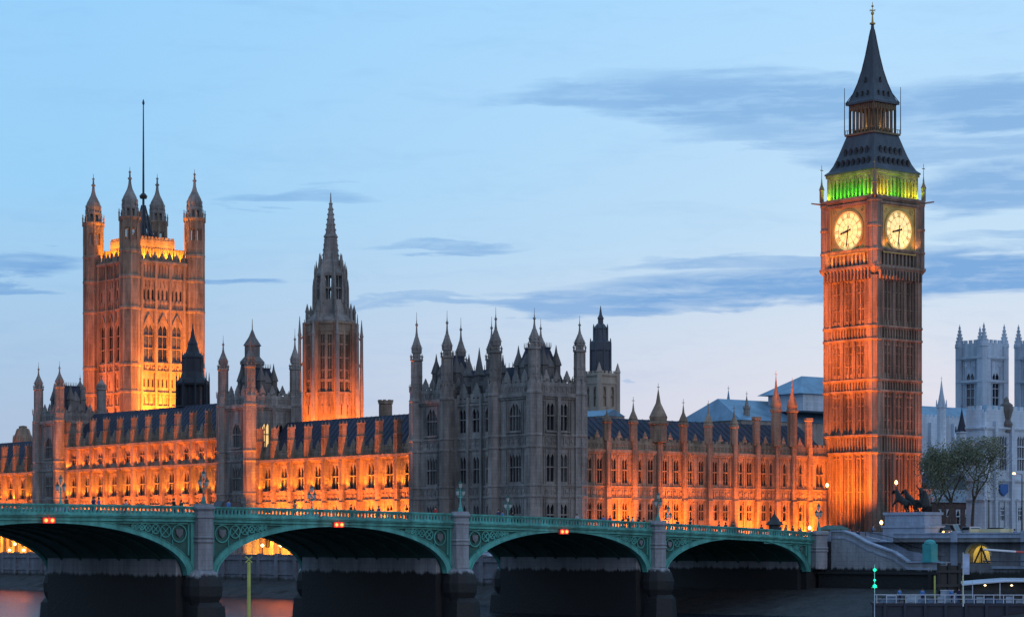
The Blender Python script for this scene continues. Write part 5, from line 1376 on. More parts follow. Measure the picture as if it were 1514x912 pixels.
a.tube((-1.3, -1.5, .62), (1.3, -1.5, .62), .07, None, 5); a.build('wheels', BRONZE, G)
a = MB(); a.box(-.7, .7, -2.3, -.6, .62, .78); a.frus(0, -.62, .7, .06, .78, .55, .08, 1.5); a.frus(-.68, -1.3, .05, .7, .78, .05, .55, 1.25); a.frus(.68, -1.3, .05, .7, .78, .05, .55, 1.25); a.tube((0, -.6, .8), (0, 1.2, 1.3), .07, .05, 5); a.build('chariot', BRONZE, G)
def figure(x, y, z, h, arms, lean=0, skirt=True):
    s = h/1.75; L_, R_ = arms
    J = [(0,0,.95),(0,0,1.2),(0,.02,1.42),(0,.03,1.52),(0,.05,1.66),(.1,0,.9),(.12,.05,.5),(.12,-.02,.05),(-.1,0,.9),(-.12,-.05,.5),(-.12,-.1,.05),(.2,0,1.42),L_[0],L_[1],(-.2,0,1.42),R_[0],R_[1]]
    E = [(0,1),(1,2),(2,3),(3,4),(0,5),(5,6),(6,7),(0,8),(8,9),(9,10),(2,11),(11,12),(12,13),(2,14),(14,15),(15,16)]
    R = [.17,.15,.17,.07,.12,.13,.1,.07,.13,.1,.07,.08,.06,.045,.08,.06,.045]
    o = skin('figure', BRONZE, G, [(x+a_*s, y+(b_+lean*c_)*s, z+c_*s) for a_, b_, c_ in J], E, [r*s for r in R]); bake(o)
G.scale = (1.18, 1.18, 1.18)
figure(0, -1.2, .78, 2.35, (((.42,.05,1.62), (.5,.15,1.95)), ((-.42,.05,1.62), (-.5,.2,1.9))))
figure(.4, -1.75, .78, 1.9, (((.35,.3,1.3), (.3,.5,1.2)), ((-.3,.2,1.25), (-.2,.4,1.1))), .12)
figure(-.4, -1.8, .78, 1.9, (((.35,.3,1.3), (.3,.5,1.2)), ((-.3,.2,1.25), (-.2,.4,1.1))), .12)
a = MB(); a.lathe(0, -1.75, [(.75, .78), (.62, 1.4), (.3, 2.2), (.15, 2.6)], n=10); a.tube((.5*1.34, -1.0, 2.2), (.5*1.34, -.9, 4.1), .035, .02, 4); a.build('cloak', BRONZE, G)

# ================================================================ PIER PONTOON, RIGHT FOREGROUND
PY0 = 296.0
def pt(px, Y): return ((px-CX)/F_PX*Y, Y)
kk = F_PX/PY0; ang = radians(-6)
px0 = pt(1294, PY0)
t = thing('landing_pontoon', 'dark navy floating landing stage along the bottom right with a pale panelled rail', 'pontoon', None, px0[0], px0[1], -9.6, rot=ang)
zw0 = 9.6
a = MB(); L = 46; hz = z_(891)+zw0
a.box(0, L, 0, 8, -.8, hz-.35); a.box(-.2, L, -.25, 8.2, hz-.35, hz)
for i in range(18): a.box(1+i*2.5, 1.35+i*2.5, -.42, -.25, -.3, hz-.1)
a.build('hull', HULL, t)
a = MB(); 
for i in range(37): x = i*1.2+.2; a.box(x-.05, x+.05, .05, .15, hz, hz+1.0)
a.box(0, L, .02, .18, hz+1.0, hz+1.1); a.box(0, L, .05, .15, hz+.5, hz+.56); a.build('railing', CANVAS, t)
cols = random.Random(4); mat('dull_blue_panel', (.12,.2,.32), var=.6, scale=1.4); mat('pale_panel', (.3,.4,.5), var=.4)
for i in range(30):
    if cols.random() < .8: a = MB(); x = .5+i*1.2; a.box(x, x+1.0, .2, .26, hz+.05, hz+.4+cols.random()*.5); a.build('rail_panel', MATS['dull_blue_panel' if cols.random() < .7 else 'pale_panel'], t)
# shelter on the pontoon
t2 = thing('pier_shelter', 'long low pier shelter with pale canopy and small lamps at the bottom right', 'shelter', None, *pt(1434, PY0+3), -9.6+hz, rot=ang)
zr = z_(858)+9.6-hz
a = MB(); a.box(.6, 30, 1, 4, 0, zr-.35); a.build('wall', mat('dark_cladding', (.045,.055,.06), var=.4), t2)
a = MB(); Lc = 32
for i in range(12):
    x0, x1 = -1+Lc*(i/12), -1+Lc*((i+1)/12); zf = lambda x: zr-.5+min(1, (x+1)/5)*.45
    a.add([(x0,-.6,zf(x0)-.14),(x1,-.6,zf(x1)-.14),(x1,5,zf(x1)-.14),(x0,5,zf(x0)-.14),(x0,-.6,zf(x0)),(x1,-.6,zf(x1)),(x1,5,zf(x1)+.3),(x0,5,zf(x0)+.3)], [(0,1,2,3),(4,5,6,7),(0,1,5,4),(2,3,7,6),(0,3,7,4),(1,2,6,5)])
for i in range(9): a.tube((.3+i*3.4, -.3, 0), (.3+i*3.4, -.3, zr-.1), .07, None, 6)
a.build('canopy', CANVAS, t2)
LW = mat('lamp_warm', (.7,.6,.4), emit=(1,.78,.42), estr=3)
for i in range(6):
    a = MB(); a.lathe(0, 0, [(.05, -.1), (.12, 0), (.05, .1)], n=8); q = a.build('ceiling_lamp', LW, t2); q.location = (1.9+i*3.3, .1, zr-.62); q.scale = (1.6, 1, 1)
for i in range(10):
    a = MB(); a.box(1.6+i*2.6, 3.1+i*2.6, .94, 1.0, .5, 1.5); a.build('window', LW if i in (3,) else GLASS, t2)
# poster panel, its warm light put into the material as a faint glow
a = MB(); a.box(10.4, 12.6, .9, .93, .25, 1.3); a.build('poster', mat('warm_poster', (.45,.3,.2), emit=(.9,.45,.25), estr=.35, var=.6, scale=2), t2)
# long-exposure trail of light, shaped as a white and red painted rail
t = thing('light_trail', 'white streak of light turning red at the right edge, built as a painted handrail', 'light_trail', None, *pt(1455, 302), z_(812), rot=ang)
a = MB(); zz0 = 0; dz_ = -(818-812)/kk
a.box(0, 16, 0, 1.6, -1.6, -1.45)
for i in range(9): a.tube((i*2, 0, -1.5), (i*2, 0, dz_*i/3), .04, None, 4)
a.build('walkway', HULL, t)  # deck and posts added under the light trail
a = MB(); a.tube((0, 0, 0), (4.0, 0, dz_*.55), .13, None, 6); a.build('rail', WHITE, t)  # white, then red light of the trail put into painted tubes
a = MB(); a.tube((4.0, 0, dz_*.55), (16, 0, dz_*2.6), .13, None, 6); a.build('rail', REDP, t)
# banner on a pole
t = thing('pier_banner', 'tall pale blue vertical banner on a slim white pole beside the lit arch', 'banner', None, *pt(1424, 292), z_(883), rot=ang)
a = MB(); a.tube((0, 0, -1), (0, 0, z_(816)-z_(883)), .07, .05, 6); a.build('pole', WHITE, t)
a = MB(); zt1, zb1_ = z_(818)-z_(883), z_(848)-z_(883)
for i in range(6):
    f0, f1 = i/6, (i+1)/6; y = lambda f: .08*sin(f*7)
    a.add([(.08,y(f0),zt1+(zb1_-zt1)*f0),(.78,y(f0)+.1,zt1+(zb1_-zt1)*f0),(.78,y(f1)+.1,zt1+(zb1_-zt1)*f1),(.08,y(f1),zt1+(zb1_-zt1)*f1)], [(0,1,2,3)])
a.build('banner', mat('banner_cloth', (.4,.52,.72), var=.2, scale=2), t)
# dark timber dolphin structure and yellowish piles
t = thing('mooring_dolphin', 'dark timber mooring frame with yellow-topped piles beside the pontoon', 'mooring', None, *pt(1388, 300), -10.5)
a = MB()
for x in (0, 1.3, 2.6): a.tube((x, 0, 0), (x, 0, z_(832)+10.5), .22, None, 8)
for z in (3.2, 5.0, 6.8): a.box(-.3, 2.9, -.3, .3, z, z+.35)
a.box(.1, 2.5, .1, .4, 0, z_(836)+10.5); a.build('frame', IRON, t)
a = MB()
for x in (-.55, 3.0): a.tube((x, -.2, 0), (x, -.2, z_(851)+10.5), .12, None, 6)
a.build('pile', YEL, t)
t = thing('dock_ladder', 'narrow yellow-green ladder down the dark wall left of the pontoon', 'ladder', None, 0, 0, 0)
bpy.data.objects.remove(t)
# green signal lights
t = thing('signal_post', 'slim post with two glowing green lights at the left end of the pontoon', 'signal post', None, *pt(1293, 292), -9.9)
kk = F_PX/292; a = MB(); a.tube((0, 0, 0), (0, 0, z_(834)+9.9), .06, .04, 6); a.box(-.35, .35, -.05, .05, z_(866)+9.9-.2, z_(866)+9.9-.1); a.build('post', CANVAS, t)
for py, r in ((842, .2), (857, .14), (866, .24)):
    a = MB(); a.lathe(0, 0, [(.03, -r), (r, -.4*r), (r, .4*r), (.03, r)], n=10); q = a.build('lamp', GRNL, t); q.location = (0, -.15, z_(py)+9.9)
    l = bpy.data.lights.new('lamp_glow', 'POINT'); l.energy = 8; l.color = (.05, 1, .4); lo = bpy.data.objects.new('lamp_glow', l); COL.objects.link(lo); lo.parent = t; lo.location = (0, -.6, z_(py)+9.9)
# river marker under the second arch
Ym = 232; kk = F_PX/Ym
t = thing('river_marker', 'yellow-green marker pole with an X topmark standing in the water', 'marker post', None, *pt(368, Ym), -11)
a = MB(); a.tube((0, 0, 0), (0, 0, z_(830)+11), .2, .17, 8); a.build('pole', YEL, t)
a = MB()
for s_ in (-1, 1): a.box(-.06, .06, -.02, .02, 0, 0) if False else a.tube((-.32*s_, -.05, z_(831)+11), (.32*s_, -.05, z_(822)+11), .07, None, 4)
a.build('topmark', YEL, t)

t = thing('quay_railing', 'dark iron railing along the ledge of the embankment wall above the pontoon', 'railing', BR, 5.6, 0, -5.2)
a = MB(); y = -25.5
while y > -60: a.tube((0, y, 0), (0, y, 1.2), .05, None, 4); y -= 1.6
for z in (.6, 1.2): a.tube((0, -25.5, z), (0, -60, z), .035, None, 4)
a.build('rails', IRON, t)
rq = random.Random(21)
for i, (px, w_, h_, lab, m_) in enumerate(((1400, 1.6, 1.5, 'grey equipment locker at the left end of the landing pontoon', 'pale_panel'), (1413, 1.0, 1.1, 'small dark blue locker left of the banner pole', 'dull_blue_panel'), (1318, 1.2, .8, 'low blue chest on the pontoon near the green lights', 'dull_blue_panel'), (1352, 2.0, .9, 'long pale chest in the middle of the open pontoon', 'pale_panel'))):
    X_, Y_ = pt(px, 299.5); t = thing('locker', lab, 'locker', None, X_, Y_, -9.6+hz, rot=ang)
    a = MB(); a.box(-w_/2, w_/2, -.4, .4, 0, h_); a.build('body', MATS[m_], t); a = MB(); a.box(-w_/2-.06, w_/2+.06, -.46, .46, h_, h_+.08); a.build('lid', CANVAS, t)
for i, (px, lab) in enumerate(((1307, 'black mooring bollard nearest the green lights'), (1338, 'black mooring bollard between the two chests'), (1378, 'black mooring bollard under the mooring frame'))):
    X_, Y_ = pt(px, 297); t = thing('bollard', lab, 'bollard', None, X_, Y_, -9.6+hz, rot=ang, group='bollards on the pontoon')
    a = MB(); a.lathe(0, 0, [(.22, 0), (.18, .1), (.15, .5), (.26, .6), (.26, .72), (.1, .78)], n=10); a.build('post', IRON, t)
for i, (px, y_, lab, c_) in enumerate(((1401, 'x', 'white van parked beneath the trees, left of the lamp column', 1), (1475, 'x', 'black car before the pale stone building', 0))):
    lx_, ly_ = BR.inv((px-CX)/F_PX*346, 346); CARS.append((lab, lx_, ly_, c_))
# ================================================================ TREES
def tree(name, label, X, Y, zb, h, rx, seed, m, trunk_h=.3, n=5200, group=None):
    rnd = random.Random(seed); t = thing(name, label, 'tree', None, X, Y, zb, group=group)
    a = MB(); ends = []
    def limb(p, d, ln, r, dep):
        from mathutils import Vector
        q = p+d*ln; m_ = p+d*ln*.5+Vector((rnd.uniform(-.08,.08), rnd.uniform(-.08,.08), 0))*ln
        a.tube(p, m_, r, r*.85, 6); a.tube(m_, q, r*.85, r*.65, 6)
        if dep == 0: ends.append(q); return
        for i in range(3 if dep > 1 else 4):
            v = Vector((rnd.gauss(0, .6), rnd.gauss(0, .6), rnd.uniform(.0, .7))); limb(q, (d*.8+v).normalized(), ln*rnd.uniform(.62, .82), r*.55, dep-1)
        if dep < 3: ends.append(q)
    from mathutils import Vector
    limb(Vector((0, 0, 0)), Vector((.05, 0, 1)).normalized(), h*trunk_h*1.12, .3, 4)
    a.build('trunk', BARK, t)
    # scale limb ends into an uneven crown
    c = MB(); cl = []
    for q in ends:
        cl.append((q, rnd.uniform(.4, 1.1)))
    for k in range(n):
        q, s_ = rnd.choice(cl)
        if rnd.random() < .22: q = Vector((q.x*1.05, q.y, q.z*rnd.uniform(.55, .95)))
        p = q+Vector((rnd.gauss(0, .85*s_), rnd.gauss(0, .85*s_), rnd.gauss(0, .95*s_)))
        if abs(p.x) > rx*1.1 or p.z > h*1.02 or p.z < h*.2: continue
        s = rnd.uniform(.09, .2); u = Vector((rnd.gauss(0,1), rnd.gauss(0,1), rnd.gauss(0,1))).normalized(); v = u.orthogonal().normalized(); w_ = u.cross(v)
        c.add([tuple(p-v*s), tuple(p+w_*s*.6), tuple(p+v*s), tuple(p-w_*s*.6)], [(0,1,2,3)])
    c.build('crown', m, t); return t
kt = 372
LEAF2 = mat('leaf_pale', (.18,.20,.13), var=.5, scale=.9, rough=.7)
LEAF3 = mat('leaf_dusky', (.08,.105,.07), var=.5, scale=.9, rough=.7)
X_, Z_ = at(1404, 786, 368)
tree('plane_tree', 'leafy dark green tree with a bent trunk just right of the clock tower', X_, 368, Z_-.6, 15.0, 4.4, 3, LEAF, .30, 9500)
X_, Z_ = at(1437, 786, 374)
tree('plane_tree', 'paler, thinner tree standing left of the pale stone building', X_, 374, Z_-.6, 15.2, 3.4, 11, LEAF2, .32, 5500)
X_, Z_ = at(1384, 786, 392)
tree('plane_tree', 'dusky low tree filling the gap against the clock tower base', X_, 392, Z_-.6, 14.5, 3.0, 5, LEAF3, .30, 4500)

# ================================================================ EMBANKMENT LAMPS, CARS, PEOPLE
def eb_lamp(px, py_top, Y, label, lit=False, kind=0):
    kk_ = F_PX/Y; X = (px-CX)/F_PX*Y; zt_ = (HY-py_top)/kk_; zb_ = .2
    t = thing('street_lamp', label, 'street lamp', None, X, Y, zb_); h = zt_-zb_
    a = MB()
    if kind == 0:      # tall mast with a side arm
        a.tube((0, 0, 0), (0, 0, h), .13, .07, 8); a.tube((0, 0, h), (-.9, 0, h+.15), .05, None, 5); a.build('post', IRON, t)
        a = MB(); a.lathe(-1.15, 0, [(.1, h+.0), (.24, h+.08), (.24, h+.2), (.05, h+.3)], n=8); a.build('lantern', AMB if lit else GLOBE, t)
        lp = (-1.15, -.4, h-.1)
    else:
        a.lathe(0, 0, [(.5, 0), (.5, .5), (.28, .8), (.2, 1.6), (.1, 1.9), (.08, h-1.1), (.16, h-1.0), (.1, h-.8)], n=8); a.build('post', IRON, t)
        a = MB(); a.lathe(0, 0, [(.08, h-.7), (.2, h-.55), (.24, h-.35), (.14, h-.15), (.02, h-.05)], n=10); a.build('lantern', AMB if lit else GLOBE, t); lp = (0, -.5, h-.5)
    if lit:
        l = bpy.data.lights.new('lamp_glow', 'POINT'); l.energy = 60; l.color = (1, .5, .25); l.shadow_soft_size = .25; lo = bpy.data.objects.new('lamp_glow', l); COL.objects.link(lo); lo.parent = t; lo.location = lp
    return t
eb_lamp(1511, 701, 340, 'tall slim mast with a glowing pink-orange lantern at the right edge', True, 0)
eb_lamp(1462, 730, 335, 'dark cast-iron lamp column with unlit head before the pale stone building', False, 1)
eb_lamp(1325, 709, 352, 'lit lamp rising behind the horses of the bronze statue', True, 1)
eb_lamp(1223, 713, 350, 'small lit lamp against the left edge of the clock tower base', True, 1)
eb_lamp(1303, 768, 345, 'low lit lamp at the corner of the clock tower, left of the plinth', True, 1)
eb_lamp(1197, 776, 340, 'low white lamp at the bridge end, before the bright orange wall', True, 1)
def car(label, fr, lx, ly, z, col, rot=0, lights=True, tall=1.55):
    t = thing('parked_car' if not lights else 'car', label, 'car', fr, lx, ly, z, rot=rot)
    body = [(-2.2,.35),(-2.2,.85),(-1.7,1.0),(-1.15,tall),(1.2,tall),(1.75,1.0),(2.25,.9),(2.3,.4)]
    a = MB(); n = len(body)
    vs = [(x, -.85, z_) for x, z_ in body]+[(x, .85, z_) for x, z_ in body]
    a.add(vs, [tuple(range(n)), tuple(range(2*n-1, n-1, -1))]+[(i, (i+1) % n, n+(i+1) % n, n+i) for i in range(n)]); a.build('body', col, t)
    a = MB()
    for y in (-.87, .87): a.add([(-1.45, y, 1.05), (1.5, y, 1.05), (1.1, y, tall-.1), (-1.05, y, tall-.1)], [(0,1,2,3)])
    a.add([(1.23, -.7, tall-.05), (1.23, .7, tall-.05), (1.74, .7, 1.05), (1.74, -.7, 1.05)], [(0,1,2,3)]); a.add([(-1.2, -.7, tall-.05), (-1.2, .7, tall-.05), (-1.69, .7, 1.05), (-1.69, -.7, 1.05)], [(0,1,2,3)])
    a.build('window', GLASS, t)
    for x in (-1.4, 1.4):
        for y in (-.88, .7):
            a = MB(); a.tube((x, y, .33), (x, y+.18, .33), .33, None, 14); a.build('wheel', IRON, t)
    if lights:
        for y in (-.6, .6):
            a = MB(); a.lathe(0, 0, [(.02, -.08), (.12, -.05), (.12, .05), (.02, .08)], n=8); q = a.build('headlight', AMB, t); q.location = (2.33, y, .65); q.rotation_euler = (0, pi/2, 0)
            l = bpy.data.lights.new('headlight_glow', 'POINT'); l.energy = 15; l.color = (1, .55, .3); lo = bpy.data.objects.new('headlight_glow', l); COL.objects.link(lo); lo.parent = t; lo.location = (2.9, y, .7)
    return t
CARK = mat('black_car_paint', (.015,.015,.018), rough=.25, var=.1); CARW = mat('silver_car_paint', (.35,.36,.38), rough=.3, var=.1)
# cars on the embankment road, headlights towards the camera, on a road just above the wall top
RZ = .25
def put_b(px, Y): return BR.inv((px-CX)/F_PX*Y, Y)
def rzc(lab, px, Y, col, z): lx_, ly_ = put_b(px, Y); return car(lab, BR, lx_, ly_, z, col, rot=radians(-120))
rzc('dark car with bright orange headlights right of the statue plinth', 1391, 338, CARK, 1.0)
rzc('silver car with one small bright headlight below the trees', 1436, 344, CARW, .9)
for lab, lx_, ly_, c_ in CARS: car(lab, BR, lx_, ly_, .8, CARW if c_ else CARK, rot=radians(-75), lights=False, tall=2.0 if 'van' in lab else 1.5)
def cab(label, t_, y_, col):
    o = car(label, BR, -t_, y_, ptop(t_)-1.1, col, lights=False, tall=1.9)
    return o
cab('tall black taxi on the bridge deck, above the second arch from the left', 96.5, 6.5, CARK)
# dark kiosk on the abutment
t = thing('kiosk', 'dark green kiosk with a peaked roof at the bridge end, before the clock tower', 'kiosk', BR, BR.lx(1232, 2.5), 2.5, zt-1.3)
a = MB(); a.box(-2.2, 2.2, -1, 1, 0, 1.7); a.build('body', GREEND, t); a = MB(); a.gable(-2.5, 2.5, -1.2, 1.2, 1.7, 2.3, 'x', .8); a.build('roof', GREEND, t)
t = thing('kiosk', 'small dark pointed kiosk on the bridge, before the orange north front', 'kiosk', BR, BR.lx(1145, 25), 25, ptop(0)-1.0)
a = MB(); a.lathe(0, 0, [(.9, 0), (.9, 2.2), (1.5, 2.3), (.8, 3.0), (.1, 4.0), (.04, 4.6)], n=8); a.build('body', IRON, t)

COATS = {c: mat(c.replace(' ', '_')+'_cloth', v, var=.15) for c, v in {'black': (.015,.015,.018), 'bright blue': (.06,.2,.5), 'navy': (.02,.03,.09), 'red': (.4,.04,.04), 'pale grey': (.4,.4,.42), 'brown': (.1,.06,.04), 'white': (.65,.65,.65), 'dark green': (.03,.07,.04), 'purple': (.12,.05,.2), 'tan': (.3,.22,.13)}.items()}
def make_person(variant):
    root = thing('person', 'x', 'person')
    st = .16+.05*variant
    J = [(0,0,.93),(0,0,1.12),(0,0,1.36),(0,.0,1.47),(0,.02,1.56),(0,.03,1.66),(.09,0,.88),(.1,st*.4,.48),(.1,st,.05),(.1,st+.14,.03),(-.09,0,.88),(-.1,-st*.1,.48),(-.1,-st,.08),(-.1,-st+.14,.03),(.19,0,1.36),(.24,-.06,1.1),(.24,.08,.88),(.24,.14,.78),(-.19,0,1.36),(-.24,.04,1.1),(-.22,.2,.92+.2*variant),(-.22,.27,.86+.25*variant)]
    E = [(0,1),(1,2),(2,3),(3,4),(4,5),(0,6),(6,7),(7,8),(8,9),(0,10),(10,11),(11,12),(12,13),(2,14),(14,15),(15,16),(16,17),(2,18),(18,19),(19,20),(20,21)]
    R = [.13,.12,.14,.055,.09,.085,.09,.06,.045,.04,.09,.06,.045,.04,.06,.045,.035,.035,.06,.045,.035,.035]
    b = bake(skin('body', SKIN, root, J, E, R))
    tj = [0,6,7,8,10,11,12]; te = [(0,1),(1,2),(2,3),(0,4),(4,5),(5,6)]
    bake(skin('trousers', COATS['navy'], root, [J[i] for i in tj], te, [.15,.11,.085,.075,.11,.085,.075]))
    cj = [1,0,2,3,14,15,16,18,19,20]; ce = [(0,1),(0,2),(2,3),(2,4),(4,5),(5,6),(2,7),(7,8),(8,9)]
    bake(skin('coat', COATS['black'], root, [J[i] for i in cj], ce, [.16,.17,.17,.09,.09,.065,.055,.09,.065,.055]))
    a = MB(); a.lathe(0, .0, [(.09, 1.55), (.115, 1.62), (.11, 1.7), (.07, 1.76), (.02, 1.78)], n=10); a.build('hair', HAIR, root)
    return root
protos = [make_person(0), make_person(1)]
ppl = [(138,4,'navy','left one of the leftmost pair'),(146,4.2,'bright blue','right one of the leftmost pair'),(186,3,'pale grey','above the left half of the first arch'),(98,3.6,'brown','just right of the leftmost red lamps'),
       (257,3,'black','left of the leftmost pier lamp'),(268,3.4,'dark green','closest on the left to the leftmost pier lamp'),(338,3,'bright blue','just right of the leftmost pier lamp'),(436,3,'tan','walking above the second arch, left of the red lamps'),(519,3,'black','just right of the second pair of red lamps'),
       (560,3.5,'purple','before the right end of the bright orange river wing'),(644,3,'red','before the grey pavilion, left of its lamp'),(737,3,'navy','left in the group before the grey pavilion'),(743,3.4,'bright blue','in the middle of the group before the grey pavilion'),(758,3,'black','right in the group before the grey pavilion'),
       (853,3,'pale grey','above the third pair of red lamps, to their right'),(892,2.5,'bright blue','at the right corner of the grey pavilion'),(902,3,'purple','first right of the grey pavilion corner'),(921,3,'black','left in the dark group before the orange north front'),(929,3.2,'brown','in the middle of the dark group'),(935,2.6,'white','only one in white, before the orange north front'),(944,3,'black','right in the dark group, left of the third pier'),(952,3,'dark green','close to the left side of the third pier'),
       (1002,3,'navy','just right of the third pier'),(1020,3,'black','second right of the third pier'),(1063,3,'red','above the middle of the rightmost arch'),(1073,3,'black','next to the red coat above the rightmost arch'),(1084,3,'brown','third in the row above the rightmost arch'),(1126,3,'black','left of the pointed dark kiosk'),(1153,3,'navy','right of the pointed dark kiosk'),(1162,3,'tan','right of the pointed kiosk, before the glowing wall'),(1172,3,'black','last before the right end lamp'),(1183,2.6,'purple','closest on the left to the right end lamp'),
       (1237,2,'black','beside the dark green kiosk, before the clock tower'),(1243,2,'navy','right of the dark green kiosk')]
used = set()
for i, (px, yy, colr, where) in enumerate(ppl):
    v = i % 2; o = protos[v] if v not in used else copy_tree(protos[v]); used.add(v)
    lx_ = BR.lx(px, yy if px < 1230 else -1+yy*0); X_, Y_ = BR.W(lx_, yy if px < 1230 else -1)
    tt = max(0, -lx_); o.location = (X_, Y_, ptop(tt)-.98 if px < 1200 else zt-1.3); o.rotation_euler = (0, 0, BR.a+(pi/2 if i % 3 else -pi/2)+random.uniform(-.3, .3)); s_ = random.uniform(.95, 1.1); o.scale = (s_, s_, s_)
    o['label'] = 'person in a %s coat, %s' % (colr, where); o['group'] = 'people walking over the bridge'
    for ch in o.children:
        if ch.name.startswith('coat'):
            key = 'coat_%s_%d' % (colr, v)
            if key not in bpy.data.meshes: me = ch.data.copy(); me.name = key; me.materials.clear(); me.materials.append(COATS[colr])
            ch.data = bpy.data.meshes[key]
# people at the top of the stair
for px, Y, z, colr, where in ((1330, 299, -9.6+hz, 'navy', 'on the open pontoon, left of the long chest'), (1364, 299, -9.6+hz, 'black', 'on the open pontoon, right of the long chest'), (1407, 298.5, -9.6+hz, 'red', 'on the pontoon beside the grey locker'), (1418, 299, -9.6+hz, 'brown', 'on the pontoon at the banner pole'), (1257, 338, zt-1.3, 'red', 'at the head of the granite stair'), (1268, 336, zt-1.5, 'black', 'starting down the granite stair'), (1291, 345, zt-.7, 'black', 'standing before the left corner of the clock tower base'), (1445, 330, .2, 'tan', 'on the embankment below the trees'), (1478, 330, .2, 'black', 'on the embankment before the pale stone building'), (1500, 328, .2, 'brown', 'on the embankment at the right edge')):
    o = copy_tree(protos[random.randrange(2)]); o.location = ((px-CX)/F_PX*Y, Y, z); o.rotation_euler = (0, 0, random.uniform(0, 6)); o['label'] = 'person in a %s coat, %s' % (colr, where); o['group'] = 'people by the embankment'
# terrace: globe lamps and a marquee by the wall
def terrace_lamp(px, py, lab, lit=True):
    ly_ = PA.ly(px, TX+1.6); X_, Y_ = PA.W(TX+1.6, ly_); kk_ = F_PX/Y_; z = (HY-py)/kk_
    t = thing('terrace_lamp', lab, 'lamp', PA, TX+1.6, ly_, -2.9, group='globe lamps on the terrace')
    a = MB(); a.lathe(0, 0, [(.2, 0), (.08, .4), (.06, z+2.9-.25)], n=8); a.build('post', IRON, t)
    a = MB(); a.lathe(0, 0, [(.05, z+2.9-.3), (.3, z+2.9-.1), (.34, z+2.9), (.3, z+2.9+.15), (.05, z+2.9+.32)], n=12); a.build('globe', mat('globe_lit', (.8,.7,.5), emit=(1,.72,.35), estr=4) if 'globe_lit' not in MATS else MATS['globe_lit'], t)
terrace_lamp(22, 804, 'bright globe lamp on the terrace seen through the first arch, right and highest')
for px, lab in ((14, 'globe lamp on the terrace, low left through the first arch'), (35, 'globe lamp on the terrace, low right through the first arch'), (352, 'globe lamp on the terrace at the left of the second arch'), (388, 'globe lamp on the terrace in the middle of the second arch'), (415, 'globe lamp on the terrace at the right of the second arch')):
    terrace_lamp(px, 813 if px < 100 else 806, lab)
ly0 = PA.ly(742, TX+4)
t = thing('terrace_marquee', 'pale canvas marquee on the terrace glimpsed under the third arch', 'marquee', PA, TX+1.5, ly0, -2.9)
a = MB(); a.box(0, 4, 0, 14, 0, 1.6); a.build('wall', CANVAS, t)
a = MB()
for i in range(3): a.gable(-.2, 4.2, i*4.7, i*4.7+4.6, 1.61, 3.0, 'x', .8)
a.build('roof', CANVAS, t)

# ================================================================ FLOODLIGHTS (the palace is lit from its own terraces and ledges)
def wing_lights(ly0, ly1, n, power, tall=False, top=15.4):
    P = (ly1-ly0)/n
    for i in range(n):
        y = ly0+P*(i+.5); e = 5.5 if i == 0 else (-5.5 if i == n-1 else 0)
        pspot(-4.0, y+e*.35, -2.6, 1.0, y+e*.8, 8.0, power*.95*random.uniform(.6, 1.4)*(.7 if e else 1), ang=84, size=.5, blend=.6)
        for d in (-1.5, 1.5): pspot(.2, y+d*.8, 9.95, 1.15, y+d*.7, 15.6, power*.035, ang=120, size=.15, col=(1,.32,.015))
        pspot(.3, y, 3.7, 1.15, y, 9, power*.03, ang=130, size=.15, col=(1,.32,.015))
        pspot(-5.5, y, -1.7, 1.2, y, -1.2, power*.28, ang=110, size=.3, col=(1,.34,.02))
        if tall:
            for d in (-1.5, 1.5): pspot(.25, y+d, 16.2, 1.1, y+d, 20.5, power*.035, ang=120, size=.15)
wing_lights(lyB1+1.3, ly370-1.3, 9, 34000)
wing_lights(ly330+1.3, ly88-1.3, 11, 32000, True)
wing_lights(ly56+1.3, ly56+41, 6, 32000)
for px, k_ in ((872, .4), (915, 2.6), (935, .25), (990, 2.2), (1003, 1.4), (1030, .4), (1062, 1.0), (1101, 2.5), (1128, 1.0), (1163, 1.7), (1190, 2.4), (1212, .8)):
    lx_ = PA.lx(px, .4); pspot(lx_, -3.4, -1.2, lx_, .4, 5.0, 11500*k_, ang=60, size=.2, blend=.5)
for px, k_ in ((915, 1.3), (955, .3), (1000, 1.1), (1050, .5), (1100, 1.4), (1140, .8), (1180, .7)): lx_ = PA.lx(px, .4); pspot(lx_, -12, -1.0, lx_, .4, 9.0, 11500*k_, ang=38, size=.4, blend=.7)
# clock tower: east face from the river side, a little on the north face low right
for dy, pw in ((0, 1.0), (4, 1.0), (7.5, 1.0)): pspot(CTX-8.5, CTY+dy, 1, CTX, CTY+dy*.6+2.4, 20, 30000*pw, ang=74, size=.4)
pspot(CTX-26, CTY+1, 14, CTX, CTY+6, 40, 170000, ang=50, size=.4)
pspot(CTX-30, CTY+1, 14, CTX, CTY+6, 47, 85000, ang=28, size=.4)
pspot(CTX-6, CTY+4, 1, CTX, CTY+6, 12, 9000, ang=80); pspot(CTX-6, CTY+9, 1, CTX, CTY+6, 12, 9000, ang=80)
pspot(CTX+10.5, CTY-5, 1, CTX+11, CTY, 12, 16000, ang=64); pspot(CTX+6.5, CTY-5, 1, CTX+7, CTY, 8, 7000, ang=70); pspot(CTX+12, CTY-14, 1, CTX+11, CTY, 24, 22000, ang=46)
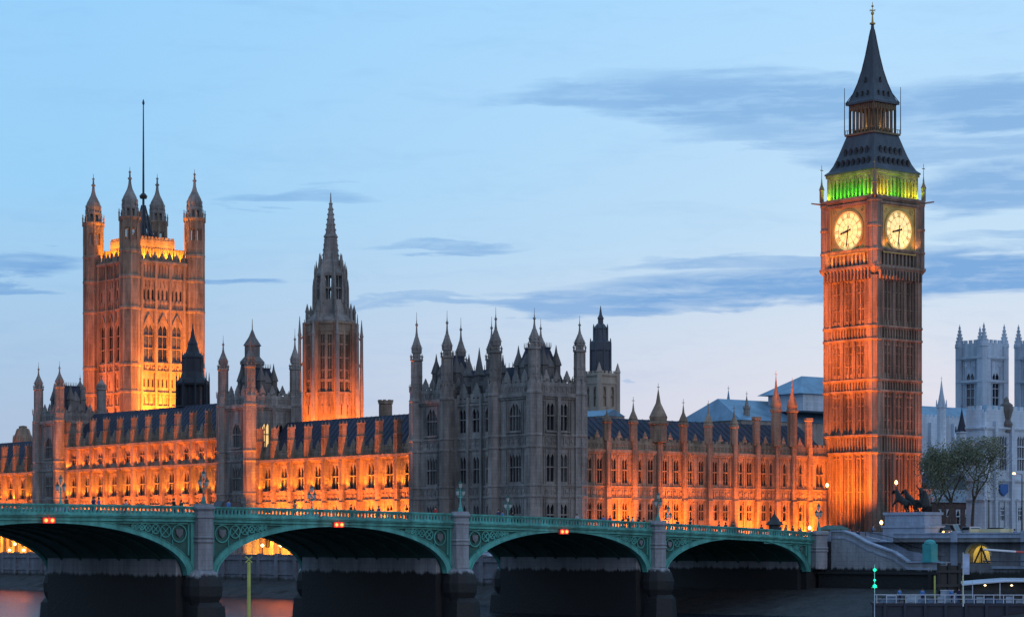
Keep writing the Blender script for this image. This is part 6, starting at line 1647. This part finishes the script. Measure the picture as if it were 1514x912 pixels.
# the ledge under the dials and the belfry
for u in (2, 4.7, 7.5, 10.2):
    pspot(CTX-1.1, CTY+u, 49.7, CTX-.2, CTY+u, 56, 500, ang=120, col=(1,.36,.08)); pspot(CTX+u, CTY-1.0, 52.7, CTX+u, CTY-.3, 60.5, 420, ang=130, col=(1,.42,.12))
GC, YC = (.10,1,.0), (.55,.9,.0)
for i in range(9):
    u = 1.0+i*1.28
    pspot(CTX-.55, CTY+u, 61.9, CTX+.9, CTY+u, 65.3, 480, ang=130, col=YC if i in (0, 8) else GC, size=.1)
    pspot(CTX+u, CTY-.55, 61.9, CTX+u, CTY+.9, 65.3, 480, ang=130, col=(.9,.75,0) if i in (0, 1, 7) else (GC if i in (3, 4) else YC), size=.1)
pl = bpy.data.lights.new('lantern_lamp', 'POINT'); pl.energy = 110; pl.color = (1, .62, .25); po = bpy.data.objects.new('lantern_lamp', pl); COL.objects.link(po); po.parent = CT; po.location = (-2, -2, l0+1.5)
# great square tower
for (lx_, ly_, z, tx, ty, tz, p, an) in ((VX+8, VY-13, 22, VX+9, VY, 38, 230000, 70), (VX+15, VY-14, 22, VX+14, VY, 42, 150000, 75), (VX+9, VY-26, 24, VX+9, VY, 52, 60000, 46),
                                          (VX-14, VY+11, 22, VX, VY+10, 42, 75000, 75), (VX-26, VY+9, 24, VX, VY+9, 50, 70000, 46), (VX-9, VY-9, 22, VX, VY, 40, 30000, 60)):
    pspot(lx_, ly_, z, tx, ty, tz, p, ang=an, col=(1,.26,.01) if tz < 43 and p > 100000 else (1,.175,.01))
for i in range(9):
    u = 2.6+i*1.8
    pspot(VX+u, VY+.75, ct+.4, VX+u, VY+2.6, ct+4.2, 3400, ang=140, size=.15, col=(1,.30,.01)); pspot(VX+.75, VY+u, ct+.4, VX+2.6, VY+u, ct+4.2, 4200, ang=140, size=.15, col=(1,.30,.01))
cx_, cy_ = put(570, 440); pspot(cx_-7, cy_-1, 14, cx_, cy_, 24, 5000, ang=40)
# central tower
for q in range(-1, 4):
    an = PA.a; th = radians(180+45*q)
    lx_, ly_ = ax+13*cos(th), ay+13*sin(th); pspot(lx_, ly_, 21, ax+4*cos(th), ay+4*sin(th), 30, 36000, ang=60)
# corner turrets of the blocks and the far turret
for (x, y, p) in ((0, ly370, 1.0), (0, ly88, 1.0)):
    pspot(x-8.5, y-3.5, 2, x, y, 22, 24000*p, ang=20, size=.2); pspot(x-8.5, y-3.5, 2, x, y, 12, 13000*p, ang=18, size=.2)
sx_, sy_ = put(34, 570); pspot(sx_-9, sy_-1, 14, sx_, sy_, 24, 6000, ang=60)
bpy.context.view_layer.update()
